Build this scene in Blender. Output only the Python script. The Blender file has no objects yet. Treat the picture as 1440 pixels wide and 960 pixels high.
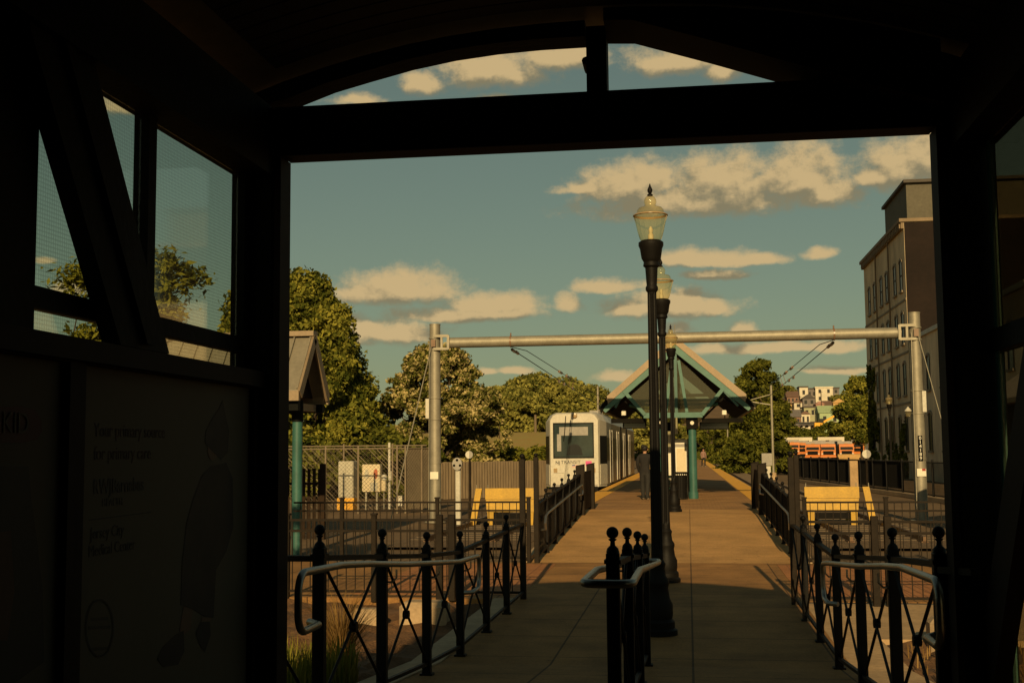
import bpy, bmesh, math, random
import numpy as np
from mathutils import Vector, Matrix, Euler
random.seed(7); RNG = np.random.default_rng(7)
PI = math.pi; R_ = math.radians
scene = bpy.context.scene
COL = scene.collection

# ------------------------------------------------------------------ camera
F_PX, CX, CY = 1700.0, 720.0, 480.0
EYE = 1.83
YAW, PITCH, ROLL = R_(8.22), R_(5.216), -0.009
CAM_ROT = Matrix.Rotation(YAW, 3, 'Z') @ Matrix.Rotation(PI/2 + PITCH, 3, 'X') @ Matrix.Rotation(ROLL, 3, 'Z')
def ray(px, py):
    return CAM_ROT @ Vector(((px-CX)/F_PX, (CY-py)/F_PX, -1.0))
def P(px, py, Y):
    "a point of the place, found from where it shows and how far down the platform axis it stands"
    d = ray(px, py); return Vector((0, 0, EYE)) + d*(Y/d.y)
def PX(px, Y, py=640): return P(px, py, Y).x
def PZ(px, py, Y): return P(px, py, Y).z
cam = bpy.data.cameras.new('camera'); cam.sensor_width = 36.0; cam.lens = F_PX/1440*36
cam.clip_start = 0.05; cam.clip_end = 5000
cam_o = bpy.data.objects.new('camera', cam); COL.objects.link(cam_o)
cam_o.location = (0, 0, EYE); cam_o.rotation_euler = CAM_ROT.to_euler()
scene.camera = cam_o

# ------------------------------------------------------------------ materials
MATS = {}
def mat(name, col, rough=0.7, metal=0.0, var=0.25, scale=6.0, bump=0.0, col2=None, spec=0.4, emit=None, stretch=(1,1,1), fine=0.12):
    m = bpy.data.materials.new(name); m.use_nodes = True; nt = m.node_tree; N = nt.nodes; L = nt.links
    b = N['Principled BSDF']; b.inputs['Roughness'].default_value = rough; b.inputs['Metallic'].default_value = metal
    b.inputs['Specular IOR Level'].default_value = spec
    tc = N.new('ShaderNodeTexCoord'); mp = N.new('ShaderNodeMapping'); mp.inputs['Scale'].default_value = stretch
    L.new(tc.outputs['Object'], mp.inputs['Vector'])
    n1 = N.new('ShaderNodeTexNoise'); n1.inputs['Scale'].default_value = scale; n1.inputs['Detail'].default_value = 6; n1.inputs['Roughness'].default_value = .65
    n2 = N.new('ShaderNodeTexNoise'); n2.inputs['Scale'].default_value = scale*11; n2.inputs['Detail'].default_value = 3
    L.new(mp.outputs[0], n1.inputs['Vector']); L.new(mp.outputs[0], n2.inputs['Vector'])
    c = Vector(col); c2 = Vector(col2) if col2 else c*(1-var)
    rp = N.new('ShaderNodeValToRGB'); rp.color_ramp.elements[0].position = .32; rp.color_ramp.elements[1].position = .68
    rp.color_ramp.elements[0].color = (*c2, 1); rp.color_ramp.elements[1].color = (*(c*(1+var*.35)), 1)
    L.new(n1.outputs['Fac'], rp.inputs['Fac'])
    mx = N.new('ShaderNodeMixRGB'); mx.blend_type = 'OVERLAY'; mx.inputs['Fac'].default_value = fine*2.2
    L.new(rp.outputs[0], mx.inputs[1]); L.new(n2.outputs['Fac'], mx.inputs[2])
    L.new(mx.outputs[0], b.inputs['Base Color'])
    if bump:
        bp = N.new('ShaderNodeBump'); bp.inputs['Strength'].default_value = bump; bp.inputs['Distance'].default_value = .02
        L.new(n2.outputs['Fac'], bp.inputs['Height']); L.new(bp.outputs[0], b.inputs['Normal'])
    MATS[name] = m
    return m
def brick_mat(name, c1, c2, mortar, bw, bh, ms=0.012, rough=.85, swap=False, off=.5, var=.5, wall=False, nscale=1.3):
    m = bpy.data.materials.new(name); m.use_nodes = True; nt = m.node_tree; N = nt.nodes; L = nt.links
    b = N['Principled BSDF']; b.inputs['Roughness'].default_value = rough; b.inputs['Specular IOR Level'].default_value = .25
    tc = N.new('ShaderNodeTexCoord')
    src = tc.outputs['Object']
    if wall:
        sp = N.new('ShaderNodeSeparateXYZ'); ad = N.new('ShaderNodeMath'); cb = N.new('ShaderNodeCombineXYZ')
        L.new(src, sp.inputs[0]); L.new(sp.outputs[0], ad.inputs[0]); L.new(sp.outputs[1], ad.inputs[1])
        L.new(ad.outputs[0], cb.inputs[0]); L.new(sp.outputs[2], cb.inputs[1]); src = cb.outputs[0]
    br = N.new('ShaderNodeTexBrick'); br.inputs['Scale'].default_value = 1.0
    br.inputs['Brick Width'].default_value = bw; br.inputs['Row Height'].default_value = bh; br.inputs['Mortar Size'].default_value = ms
    br.offset = off
    br.inputs['Color1'].default_value = (*c1, 1); br.inputs['Color2'].default_value = (*c2, 1); br.inputs['Mortar'].default_value = (*mortar, 1)
    L.new(src, br.inputs['Vector'])
    n1 = N.new('ShaderNodeTexNoise'); n1.inputs['Scale'].default_value = nscale; n1.inputs['Detail'].default_value = 8; n1.inputs['Roughness'].default_value = .7
    L.new(tc.outputs['Object'], n1.inputs['Vector'])
    n3 = N.new('ShaderNodeTexNoise'); n3.inputs['Scale'].default_value = 40; n3.inputs['Detail'].default_value = 3
    L.new(tc.outputs['Object'], n3.inputs['Vector'])
    rp = N.new('ShaderNodeValToRGB'); rp.color_ramp.elements[0].position = .3; rp.color_ramp.elements[1].position = .7
    rp.color_ramp.elements[0].color = (1-var, 1-var, 1-var, 1); rp.color_ramp.elements[1].color = (1.15, 1.12, 1.1, 1)
    L.new(n1.outputs['Fac'], rp.inputs['Fac'])
    mx = N.new('ShaderNodeMixRGB'); mx.blend_type = 'MULTIPLY'; mx.inputs['Fac'].default_value = 1
    L.new(br.outputs['Color'], mx.inputs[1]); L.new(rp.outputs[0], mx.inputs[2])
    if not wall:      # old stains and trodden-in spots
        vo = N.new('ShaderNodeTexVoronoi'); vo.inputs['Scale'].default_value = 2.6; L.new(tc.outputs['Object'], vo.inputs['Vector'])
        n4 = N.new('ShaderNodeTexNoise'); n4.inputs['Scale'].default_value = 9; n4.inputs['Detail'].default_value = 4; L.new(tc.outputs['Object'], n4.inputs['Vector'])
        sm = N.new('ShaderNodeMath'); sm.operation = 'MULTIPLY_ADD'; sm.inputs[1].default_value = .25; L.new(n4.outputs['Fac'], sm.inputs[0]); L.new(vo.outputs['Distance'], sm.inputs[2])
        r2 = N.new('ShaderNodeValToRGB'); r2.color_ramp.elements[0].position = .17; r2.color_ramp.elements[1].position = .24
        r2.color_ramp.elements[0].color = (.62,.60,.58,1); r2.color_ramp.elements[1].color = (1,1,1,1); L.new(sm.outputs[0], r2.inputs['Fac'])
        m3 = N.new('ShaderNodeMixRGB'); m3.blend_type = 'MULTIPLY'; m3.inputs['Fac'].default_value = 1; L.new(mx.outputs[0], m3.inputs[1]); L.new(r2.outputs[0], m3.inputs[2]); mx = m3
    m2 = N.new('ShaderNodeMixRGB'); m2.blend_type = 'OVERLAY'; m2.inputs['Fac'].default_value = .5
    L.new(mx.outputs[0], m2.inputs[1]); L.new(n3.outputs['Fac'], m2.inputs[2])
    L.new(m2.outputs[0], b.inputs['Base Color'])
    bp = N.new('ShaderNodeBump'); bp.inputs['Strength'].default_value = .35; bp.inputs['Distance'].default_value = .01
    L.new(br.outputs['Fac'], bp.inputs['Height']); bp.invert = True
    L.new(bp.outputs[0], b.inputs['Normal'])
    MATS[name] = m
    return m
def glass_mat(name, tint, opacity, rough=.05, dots=None, col=(.35,.34,.28)):
    "sheet glass: mostly see-through, part tint, part mirror"
    m = bpy.data.materials.new(name); m.use_nodes = True; nt = m.node_tree; N = nt.nodes; L = nt.links
    N.remove(N['Principled BSDF']); out = N['Material Output']
    tr = N.new('ShaderNodeBsdfTransparent'); tr.inputs[0].default_value = (*tint, 1)
    gl = N.new('ShaderNodeBsdfGlossy'); gl.inputs['Roughness'].default_value = rough; gl.inputs[0].default_value = (.9, .9, .9, 1)
    df = N.new('ShaderNodeBsdfDiffuse'); df.inputs[0].default_value = (*col, 1)
    lw = N.new('ShaderNodeLayerWeight'); lw.inputs['Blend'].default_value = .5
    pw = N.new('ShaderNodeMath'); pw.operation = 'POWER'; pw.inputs[1].default_value = 5; L.new(lw.outputs['Facing'], pw.inputs[0])
    fr = N.new('ShaderNodeMath'); fr.operation = 'MULTIPLY_ADD'; fr.inputs[1].default_value = .7; fr.inputs[2].default_value = .035; L.new(pw.outputs[0], fr.inputs[0])
    m1 = N.new('ShaderNodeMixShader'); m2 = N.new('ShaderNodeMixShader'); m1.inputs[0].default_value = opacity
    if dots:
        tc = N.new('ShaderNodeTexCoord'); sp = N.new('ShaderNodeSeparateXYZ'); L.new(tc.outputs['Object'], sp.inputs[0])
        prod = None
        for ax in (1, 2):
            a = N.new('ShaderNodeMath'); a.operation = 'MULTIPLY'; a.inputs[1].default_value = 2*PI/dots; L.new(sp.outputs[ax], a.inputs[0])
            s = N.new('ShaderNodeMath'); s.operation = 'SINE'; L.new(a.outputs[0], s.inputs[0])
            if prod is None: prod = s
            else:
                mm = N.new('ShaderNodeMath'); mm.operation = 'MAXIMUM'; L.new(prod.outputs[0], mm.inputs[0]); L.new(s.outputs[0], mm.inputs[1]); prod = mm
        g = N.new('ShaderNodeMath'); g.operation = 'GREATER_THAN'; g.inputs[1].default_value = .86; L.new(prod.outputs[0], g.inputs[0])
        k = N.new('ShaderNodeMath'); k.operation = 'MULTIPLY'; k.inputs[1].default_value = opacity*2.2; L.new(g.outputs[0], k.inputs[0])
        L.new(k.outputs[0], m1.inputs[0])
    L.new(tr.outputs[0], m1.inputs[1]); L.new(df.outputs[0], m1.inputs[2])
    L.new(fr.outputs[0], m2.inputs[0]); L.new(m1.outputs[0], m2.inputs[1]); L.new(gl.outputs[0], m2.inputs[2])
    L.new(m2.outputs[0], out.inputs['Surface'])
    MATS[name] = m
    return m
def leaf_mat(name, c1, c2, c3=None, scale=1.2):
    m = bpy.data.materials.new(name); m.use_nodes = True; nt = m.node_tree; N = nt.nodes; L = nt.links
    N.remove(N['Principled BSDF']); out = N['Material Output']
    tc = N.new('ShaderNodeTexCoord')
    n1 = N.new('ShaderNodeTexNoise'); n1.inputs['Scale'].default_value = scale; n1.inputs['Detail'].default_value = 4
    L.new(tc.outputs['Object'], n1.inputs['Vector'])
    geo = N.new('ShaderNodeNewGeometry')
    ad = N.new('ShaderNodeMath'); ad.operation = 'MULTIPLY_ADD'; ad.inputs[1].default_value = .45; L.new(geo.outputs['Random Per Island'], ad.inputs[0])
    sb = N.new('ShaderNodeMath'); sb.operation = 'SUBTRACT'; sb.inputs[1].default_value = .22; L.new(n1.outputs['Fac'], sb.inputs[0]); L.new(sb.outputs[0], ad.inputs[2])
    rp = N.new('ShaderNodeValToRGB'); rp.color_ramp.elements[0].position = .28; rp.color_ramp.elements[1].position = .72
    rp.color_ramp.elements[0].color = (*c1, 1); rp.color_ramp.elements[1].color = (*c2, 1)
    if c3: e = rp.color_ramp.elements.new(.5); e.color = (*c3, 1)
    L.new(ad.outputs[0], rp.inputs['Fac'])
    d = N.new('ShaderNodeBsdfDiffuse'); t = N.new('ShaderNodeBsdfTranslucent'); mx = N.new('ShaderNodeMixShader'); mx.inputs[0].default_value = .28
    L.new(rp.outputs[0], d.inputs[0]); L.new(rp.outputs[0], t.inputs[0]); L.new(d.outputs[0], mx.inputs[1]); L.new(t.outputs[0], mx.inputs[2])
    L.new(mx.outputs[0], out.inputs['Surface'])
    MATS[name] = m
    return m

M = MATS
mat('black_iron', (.007, .006, .005), .55, .0, .3, 9, bump=.15, spec=.14)
mat('dark_bronze', (.018, .0125, .0075), .6, 0, .4, 7, bump=.15, spec=.12)
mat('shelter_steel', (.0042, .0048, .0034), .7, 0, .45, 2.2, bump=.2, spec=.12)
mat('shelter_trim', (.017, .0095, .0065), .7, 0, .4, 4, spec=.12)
mat('brushed_steel', (.34, .31, .27), .34, .9, .2, 12, stretch=(1, .1, 1))
mat('galvanised', (.29, .265, .205), .55, .35, .22, 5, bump=.1)
mat('galv_wire', (.23, .18, .12), .6, .3, .2, 5)
mat('teal_paint', (.035, .115, .095), .5, 0, .25, 3)
mat('teal_light', (.055, .155, .125), .5, 0, .25, 3)
mat('yellow_paint', (.50, .295, .020), .55, 0, .26, 2.2, bump=.15)
mat('tactile_yellow', (.84, .43, .045), .7, 0, .25, 5, bump=.4)
mat('white_shell', (.52, .485, .40), .38, 0, .14, 1.1)
mat('white_panel', (.70, .66, .55), .5, 0, .1, 2)
mat('off_white', (.55, .52, .44), .6, 0, .2, 2)
mat('black_gloss', (.008, .008, .008), .12, 0, .2, 2, spec=.6)
mat('rubber_black', (.010, .009, .008), .8, 0, .3, 4, spec=.1)
mat('train_glass', (.03, .045, .045), .08, 0, .3, .7, spec=.8)
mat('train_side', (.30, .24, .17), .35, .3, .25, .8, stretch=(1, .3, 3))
mat('window_dark', (.009, .010, .010), .3, 0, .2, 2, spec=.25)
mat('tan_metal', (.25, .185, .115), .5, .15, .15, 2)
mat('roof_metal', (.23, .205, .155), .5, .15, .2, 1.2)
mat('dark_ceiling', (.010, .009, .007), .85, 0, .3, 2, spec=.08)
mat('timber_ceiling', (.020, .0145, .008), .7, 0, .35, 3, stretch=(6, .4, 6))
mat('concrete', (.43, .285, .145), .85, 0, .28, 1.4, bump=.3)
mat('kerb_concrete', (.42, .30, .175), .85, 0, .25, 2.5, bump=.3)
mat('soil', (.15, .075, .03), .95, 0, .45, 3.0, bump=1.0)
mat('dry_ground', (.16, .098, .044), .95, 0, .4, .35, bump=.6)
mat('ballast', (.17, .108, .056), .95, 0, .5, 9, bump=1.0, fine=.3)
mat('sleeper', (.12, .09, .06), .9, 0, .3, 4)
mat('rail_steel', (.13, .075, .04), .5, .5, .3, 4)
mat('lawn', (.26, .225, .05), .95, 0, .45, .6, bump=1.0, col2=(.34, .20, .055))
mat('hill_ground', (.16, .12, .055), .95, 0, .4, .05, col2=(.06, .065, .02))
mat('bark', (.07, .048, .03), .9, 0, .4, 5, bump=.6)
mat('wood_fence', (.17, .125, .075), .85, 0, .4, 3, bump=.3, stretch=(8, 8, .4))
mat('brown_picket', (.032, .020, .012), .85, 0, .4, 4, spec=.1)
mat('screen_fabric', (.20, .16, .105), .9, 0, .25, 2)
mat('shaded_screen', (.007, .006, .005), .9, 0, .3, 2, spec=.03)  # near-black colour stands in for shade over the street fence
mat('cabinet_grey', (.44, .41, .32), .5, 0, .15, 3)
mat('cabinet_cream', (.62, .52, .34), .5, 0, .15, 3)
mat('orange_red', (.40, .09, .035), .6, 0, .2, 3)
mat('orange_paint', (.56, .165, .018), .45, 0, .15, 2)
mat('tail_red', (.3, .02, .01), .4, 0, .1, 3)
mat('grey_box', (.30, .28, .25), .6, 0, .2, 2)
mat('skin', (.38, .20, .12), .6, 0, .1, 8)
mat('hair_dark', (.010, .008, .006), .7, 0, .3, 20)
mat('cloth_dark', (.014, .012, .011), .85, 0, .3, 12)
mat('cloth_trouser', (.020, .019, .017), .85, 0, .3, 12)
mat('shoe_pale', (.45, .40, .30), .6, 0, .15, 9)
mat('cloth_pink', (.25, .15, .12), .8, 0, .15, 9)
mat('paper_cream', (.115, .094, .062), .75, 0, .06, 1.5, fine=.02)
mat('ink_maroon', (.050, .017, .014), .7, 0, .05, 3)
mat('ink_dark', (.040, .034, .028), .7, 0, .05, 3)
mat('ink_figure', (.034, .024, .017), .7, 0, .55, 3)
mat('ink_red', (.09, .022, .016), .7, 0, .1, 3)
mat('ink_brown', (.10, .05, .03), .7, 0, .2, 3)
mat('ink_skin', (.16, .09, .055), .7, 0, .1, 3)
mat('letter_dark', (.05, .05, .055), .6, 0, .1, 3)
mat('letter_white', (.75, .72, .62), .6, 0, .05, 3)
mat('flag_red', (.55, .13, .12), .6, 0, .1, 3)
mat('flag_blue', (.10, .10, .2), .6, 0, .1, 3)
mat('magenta', (.62, .07, .26), .5, 0, .1, 3)
mat('lamp_amber', (.36, .25, .13), .3, 0, .2, 6)
mat('porcelain', (.20, .12, .075), .3, 0, .15, 4)
mat('painted_brick', (.74, .58, .38), .85, 0, .38, .35, bump=.3, stretch=(1,1,.4))
mat('cornice_paint', (.22, .16, .10), .8, 0, .25, 1)
mat('penthouse_grey', (.10, .09, .065), .8, 0, .2, .6)
mat('stone_sill', (.26, .21, .15), .8, 0, .2, 2)
for nm, c in dict(house_white=(.62,.56,.44), house_grey=(.17,.15,.14), house_yellow=(.55,.37,.14), house_brown=(.24,.14,.10), house_green=(.36,.36,.22),
                  house_mint=(.36,.45,.25), house_pink=(.40,.22,.17), house_tan=(.52,.32,.12), roof_dark=(.08,.07,.06), roof_brown=(.17,.10,.07)).items():
    mat(nm, c, .85, 0, .2, .3)
brick_mat('paver_brown', (.45, .245, .095), (.35, .19, .072), (.23, .126, .05), .20, .10, .006, var=.42, nscale=.9)
brick_mat('walk_slab', (.345, .178, .058), (.30, .156, .05), (.10, .053, .02), 1.22, 1.22, .010, off=0., var=.5, nscale=1.1)
brick_mat('ramp_slab', (.50, .285, .105), (.46, .262, .097), (.29, .165, .062), 4.5, 1.5, .012, off=0., var=.35, nscale=.8)
brick_mat('tactile_red', (.40, .175, .065), (.35, .15, .055), (.25, .11, .05), .30, .30, .01, off=0., var=.3)
brick_mat('shaded_red_brick', (.017, .009, .0065), (.013, .007, .005), (.018, .012, .009), .22, .075, .012, wall=True, nscale=.5)  # red brick, its colour blackened so the end wall reads as shaded
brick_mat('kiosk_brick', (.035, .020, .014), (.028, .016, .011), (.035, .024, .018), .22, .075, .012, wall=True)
glass_mat('clear_glass', (.80, .86, .82), .10)
glass_mat('dotted_glass', (.86, .89, .84), .10, dots=.016)
glass_mat('smoked_glass', (.36, .34, .28), .02)
glass_mat('grey_glass', (.72, .70, .62), .03)
glass_mat('canopy_glass', (.66, .66, .56), .10, col=(.30,.27,.18))
glass_mat('globe_glass', (.93, .88, .68), .11, .06, col=(.58,.49,.30))
leaf_mat('leaf_olive', (.050, .062, .011), (.33, .30, .050), (.15, .155, .026), .7)
leaf_mat('leaf_dark', (.034, .045, .009), (.18, .18, .030), None, .6)
leaf_mat('leaf_blossom', (.052, .062, .013), (.60, .48, .22), (.17, .165, .036), 2.2)
leaf_mat('leaf_yellow', (.085, .10, .016), (.28, .26, .04), None, 1.5)
leaf_mat('leaf_far', (.085, .095, .022), (.34, .31, .075), None, .35)
leaf_mat('grass_blade', (.10, .13, .018), (.32, .26, .05), None, 4)
leaf_mat('grass_dry', (.18, .10, .03), (.35, .22, .08), None, 4)

# ------------------------------------------------------------------ mesh building
def wloc(o):
    v = Vector((0, 0, 0))
    while o is not None: v += o.location; o = o.parent
    return v
class MB:
    def __init__(s): s.v = []; s.f = []
    def add(s, vs, fs):
        k = len(s.v); s.v += [tuple(v) for v in vs]; s.f += [tuple(i+k for i in f) for f in fs]; return s
    def box(s, x0, x1, y0, y1, z0, z1):
        v = [(x0,y0,z0),(x1,y0,z0),(x1,y1,z0),(x0,y1,z0),(x0,y0,z1),(x1,y0,z1),(x1,y1,z1),(x0,y1,z1)]
        return s.add(v, [(0,3,2,1),(4,5,6,7),(0,1,5,4),(1,2,6,5),(2,3,7,6),(3,0,4,7)])
    def cbox(s, x0, x1, y0, y1, z0, z1, c=.01):
        "box with chamfered vertical edges and top"
        pts = [(x0+c,y0),(x1-c,y0),(x1,y0+c),(x1,y1-c),(x1-c,y1),(x0+c,y1),(x0,y1-c),(x0,y0+c)]
        cx, cy = (x0+x1)/2, (y0+y1)/2
        rings = [[(x,y,z0) for x,y in pts], [(x,y,z1-c) for x,y in pts],
                 [(cx+(x-cx)*(1-2*c/max(x1-x0,1e-4)), cy+(y-cy)*(1-2*c/max(y1-y0,1e-4)), z1) for x,y in pts]]
        return s.loft(rings)
    def loft(s, rings, cap=True, closed=True):
        n = len(rings[0]); vs = [p for r in rings for p in r]; fs = []
        for i in range(len(rings)-1):
            for j in range(n if closed else n-1):
                a, b = i*n+j, i*n+(j+1) % n
                fs.append((a, b, b+n, a+n))
        if cap:
            fs.append(tuple(range(n-1, -1, -1))); fs.append(tuple((len(rings)-1)*n+j for j in range(n)))
        return s.add(vs, fs)
    def cyl(s, p0, p1, r0, r1=None, n=10):
        r1 = r0 if r1 is None else r1
        p0, p1 = Vector(p0), Vector(p1); d = (p1-p0).normalized()
        a = d.orthogonal().normalized(); b = d.cross(a)
        rg = [[p + a*(math.cos(2*PI*k/n)*r) + b*(math.sin(2*PI*k/n)*r) for k in range(n)] for p, r in ((p0, r0), (p1, r1))]
        return s.loft(rg)
    def lathe(s, prof, c=(0,0,0), n=20, flute=0, fz=None, ring=False):
        rg = []
        for r, z in prof:
            rng_ = []
            for k in range(n):
                rr = r
                if flute and fz and fz[0] <= z <= fz[1]: rr = r*(1-flute*(k % 2))
                rng_.append((c[0]+rr*math.cos(2*PI*k/n), c[1]+rr*math.sin(2*PI*k/n), c[2]+z))
            rg.append(rng_)
        if ring: return s.loft(rg+[rg[0]], cap=False)
        return s.loft(rg)
    def tube(s, pts, r, n=8, closed=False):
        pts = [Vector(p) for p in pts]; m = len(pts); rg = []; prev = None
        for i in range(m):
            if closed: t = (pts[(i+1) % m]-pts[i-1]).normalized()
            else: t = (pts[min(i+1, m-1)]-pts[max(i-1, 0)]).normalized()
            if prev is None: a = t.orthogonal().normalized()
            else:
                a = prev - t*prev.dot(t); a = a.normalized() if a.length > 1e-6 else t.orthogonal().normalized()
            prev = a; b = t.cross(a)
            rr = r[i] if isinstance(r, (list, tuple)) else r
            rg.append([pts[i] + a*(math.cos(2*PI*k/n)*rr) + b*(math.sin(2*PI*k/n)*rr) for k in range(n)])
        if closed: rg.append(rg[0]); return s.loft(rg, cap=False)
        return s.loft(rg)
    def bar(s, p0, p1, w, h, up=(0,0,1)):
        p0, p1 = Vector(p0), Vector(p1); d = (p1-p0).normalized(); up = Vector(up)
        a = d.cross(up); a = a.normalized() if a.length > 1e-5 else d.orthogonal().normalized(); b = a.cross(d)
        rg = [[p + a*(sx*w/2) + b*(sz*h/2) for sx, sz in ((-1,-1),(1,-1),(1,1),(-1,1))] for p in (p0, p1)]
        return s.loft(rg)
    def prism(s, poly, ext):
        e = Vector(ext); a = [Vector(p) for p in poly]
        return s.loft([a, [p+e for p in a]])
    def ball(s, c, r, n=12, m=8, sz=1.0):
        prof = [(max(r*math.sin(PI*k/m), 1e-4), -r*sz*math.cos(PI*k/m)) for k in range(m+1)]
        return s.lathe(prof, c, n)
    def build(s, name, m, parent=None, smooth=False, loc=None, bevel=0):
        me = bpy.data.meshes.new(name)
        vs = np.array(s.v, dtype=float)
        if parent is not None: off = wloc(parent)
        elif loc is not None: off = Vector(loc)
        else:
            lo, hi = vs.min(0), vs.max(0); off = Vector(((lo[0]+hi[0])/2, (lo[1]+hi[1])/2, lo[2]))
        vs = vs - np.array(off)
        me.from_pydata(vs.tolist(), [], s.f); me.update()
        bm = bmesh.new(); bm.from_mesh(me); bmesh.ops.recalc_face_normals(bm, faces=bm.faces)
        if bevel: bmesh.ops.bevel(bm, geom=[e for e in bm.edges if len(e.link_faces) == 2 and e.calc_face_angle(0) > .6], offset=bevel, segments=1, affect='EDGES')
        bm.to_mesh(me); bm.free()
        me.materials.append(M[m] if isinstance(m, str) else m)
        if smooth:
            me.shade_smooth()
            try: me.set_sharp_from_angle(angle=R_(38))
            except Exception: pass
        o = bpy.data.objects.new(name, me); COL.objects.link(o)
        if parent is not None: o.parent = parent
        else: o.location = off
        return o
def raw(name, me, parent=None, loc=(0,0,0)):
    o = bpy.data.objects.new(name, me); COL.objects.link(o)
    if parent is not None: o.parent = parent
    o.location = loc
    return o
def tag(o, label=None, cat=None, group=None, kind=None):
    if label: o['label'] = label
    if cat: o['category'] = cat
    if group: o['group'] = group
    if kind: o['kind'] = kind
    return o
def empty(name, loc, label, cat, group=None):
    o = bpy.data.objects.new(name, None); COL.objects.link(o); o.location = loc; o.empty_display_size = .2
    return tag(o, label, cat, group)
def copy_tree(o, parent=None):
    c = o.copy(); COL.objects.link(c)
    if parent is not None: c.parent = parent
    for ch in list(o.children): copy_tree(ch, c)
    return c
def struct(o): o['kind'] = 'structure'; return o
def text_mesh(txt, size, thick=.004, align='LEFT', spacing=1.0, bold=0.0):
    cu = bpy.data.curves.new('lettering', 'FONT'); cu.body = txt; cu.size = size; cu.extrude = thick; cu.align_x = align; cu.space_character = spacing
    cu.offset = bold; cu.resolution_u = 3
    t = bpy.data.objects.new('lettering', cu); COL.objects.link(t)
    bpy.context.view_layer.update()
    me = bpy.data.meshes.new_from_object(t.evaluated_get(bpy.context.evaluated_depsgraph_get()))
    bpy.data.objects.remove(t); bpy.data.curves.remove(cu)
    return me
def lettering(name, txt, size, m, parent, origin, right, up, thick=.004, align='LEFT', spacing=1.0, bold=0.0, lab=None):
    me = text_mesh(txt, size, thick, align, spacing, bold)
    r = Vector(right).normalized(); u = Vector(up).normalized(); n = r.cross(u)
    mx = Matrix((r, u, n)).transposed().to_4x4()
    me.transform(Matrix.Translation(Vector(origin)-wloc(parent)) @ mx)
    me.materials.clear(); me.materials.append(M[m])
    o = raw(name, me, parent)
    if lab: o['label'] = lab
    return o
def floor_z(y): return min(max((10.6-y)*.08, 0), .33)

# ------------------------------------------------------------------ foliage
def leaf_mesh(name, centers, size, m, normals=None, jitter=.5, aspect=1.6):
    "many small leaf faces: each a bent quad at a centre with a random turn"
    n = len(centers); c = np.asarray(centers, float)
    a = RNG.normal(size=(n, 3))
    if normals is not None: a = normals + a*jitter
    a /= np.linalg.norm(a, axis=1)[:, None] + 1e-9
    t = RNG.normal(size=(n, 3)); t -= (t*a).sum(1)[:, None]*a; t /= np.linalg.norm(t, axis=1)[:, None] + 1e-9
    b = np.cross(a, t); s = size*RNG.uniform(.6, 1.35, size=(n, 1))
    v = np.stack([c - t*s*aspect*.5, c + b*s*.42 + a*s*.08, c + t*s*aspect*.5 - a*s*.1, c - b*s*.42 + a*s*.08], 1).reshape(-1, 3)
    me = bpy.data.meshes.new(name)
    me.vertices.add(4*n); me.vertices.foreach_set('co', v.astype(np.float32).ravel())
    me.loops.add(4*n); me.loops.foreach_set('vertex_index', np.arange(4*n, dtype=np.int32))
    me.polygons.add(n); me.polygons.foreach_set('loop_start', np.arange(0, 4*n, 4, dtype=np.int32)); me.polygons.foreach_set('loop_total', np.full(n, 4, np.int32))
    me.update(); me.validate(); me.materials.append(M[m])
    return me
def clump_points(blobs, n, shell=.55):
    "points through the outer volume of many overlapping clumps (x,y,z,r,rz)"
    bl = np.array(blobs, float); w = bl[:, 3]**2; w /= w.sum()
    k = RNG.choice(len(bl), n, p=w)
    d = RNG.normal(size=(n, 3)); d /= np.linalg.norm(d, axis=1)[:, None]
    rr = (shell + (1-shell)*RNG.random(n))**.8 * (1+np.abs(RNG.normal(size=n))*.16)
    p = bl[k, :3] + d*np.stack([bl[k, 3], bl[k, 3], bl[k, 4]], 1)*rr[:, None]
    return p, d
def crown_blobs(shape, h0, h1, rad, n, blob, seed):
    "clump centres for a crown standing from h0 to h1; shape gives the radius at a height 0..1"
    rg = np.random.default_rng(seed); out = []
    for i in range(n):
        t = rg.random()**.85
        rmax = shape(t)*rad
        ang = rg.random()*2*PI; rr = rmax*(.35+.65*rg.random()**.5)*.88
        b = blob*(.6+.8*rg.random())*(1-.35*t)
        if i % 3 == 0: rr = rmax*(.82+.26*rg.random()); b *= .55
        out.append((rr*math.cos(ang), rr*math.sin(ang), h0+(h1-h0)*t - b*.3, b, b*(.55+.35*rg.random())))
    return out
def tree(name, label, loc, h, rad, crown0, shape, nblob, blob, nleaf, leaf, lm, seed, group=None, trunk_r=.16, limbs=7, cat='tree', extra=None):
    t = empty(name, loc, label, cat, group)
    rg = np.random.default_rng(seed)
    blobs = crown_blobs(shape, crown0, h, rad, nblob, blob, seed)
    p, d = clump_points(blobs, nleaf)
    k = p[:, 2] > .15; p, d = p[k], d[k]
    raw('crown', leaf_mesh('crown', p, leaf, lm, d, .9), t)
    tk = MB(); top = crown0+(h-crown0)*.75
    tk.tube([(0,0,-.3), (rg.normal()*.05, rg.normal()*.05, crown0*.6), (rg.normal()*.12, rg.normal()*.12, (crown0+top)/2), (rg.normal()*.2, rg.normal()*.2, top)],
            [trunk_r*1.35, trunk_r, trunk_r*.6, trunk_r*.15], 8)
    for i in range(limbs):
        b = blobs[int(rg.integers(len(blobs)))]
        z0 = crown0*.7 + (b[2]-crown0)*.35
        tk.tube([(0,0,max(z0, .3)), (b[0]*.5, b[1]*.5, (z0+b[2])/2-.05), (b[0], b[1], b[2])], [trunk_r*.45, trunk_r*.28, trunk_r*.08], 5)
    tk.v = [(x+loc[0], y+loc[1], z+loc[2]) for x, y, z in tk.v]
    tk.build('trunk', 'bark', t, True)
    return t

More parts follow.
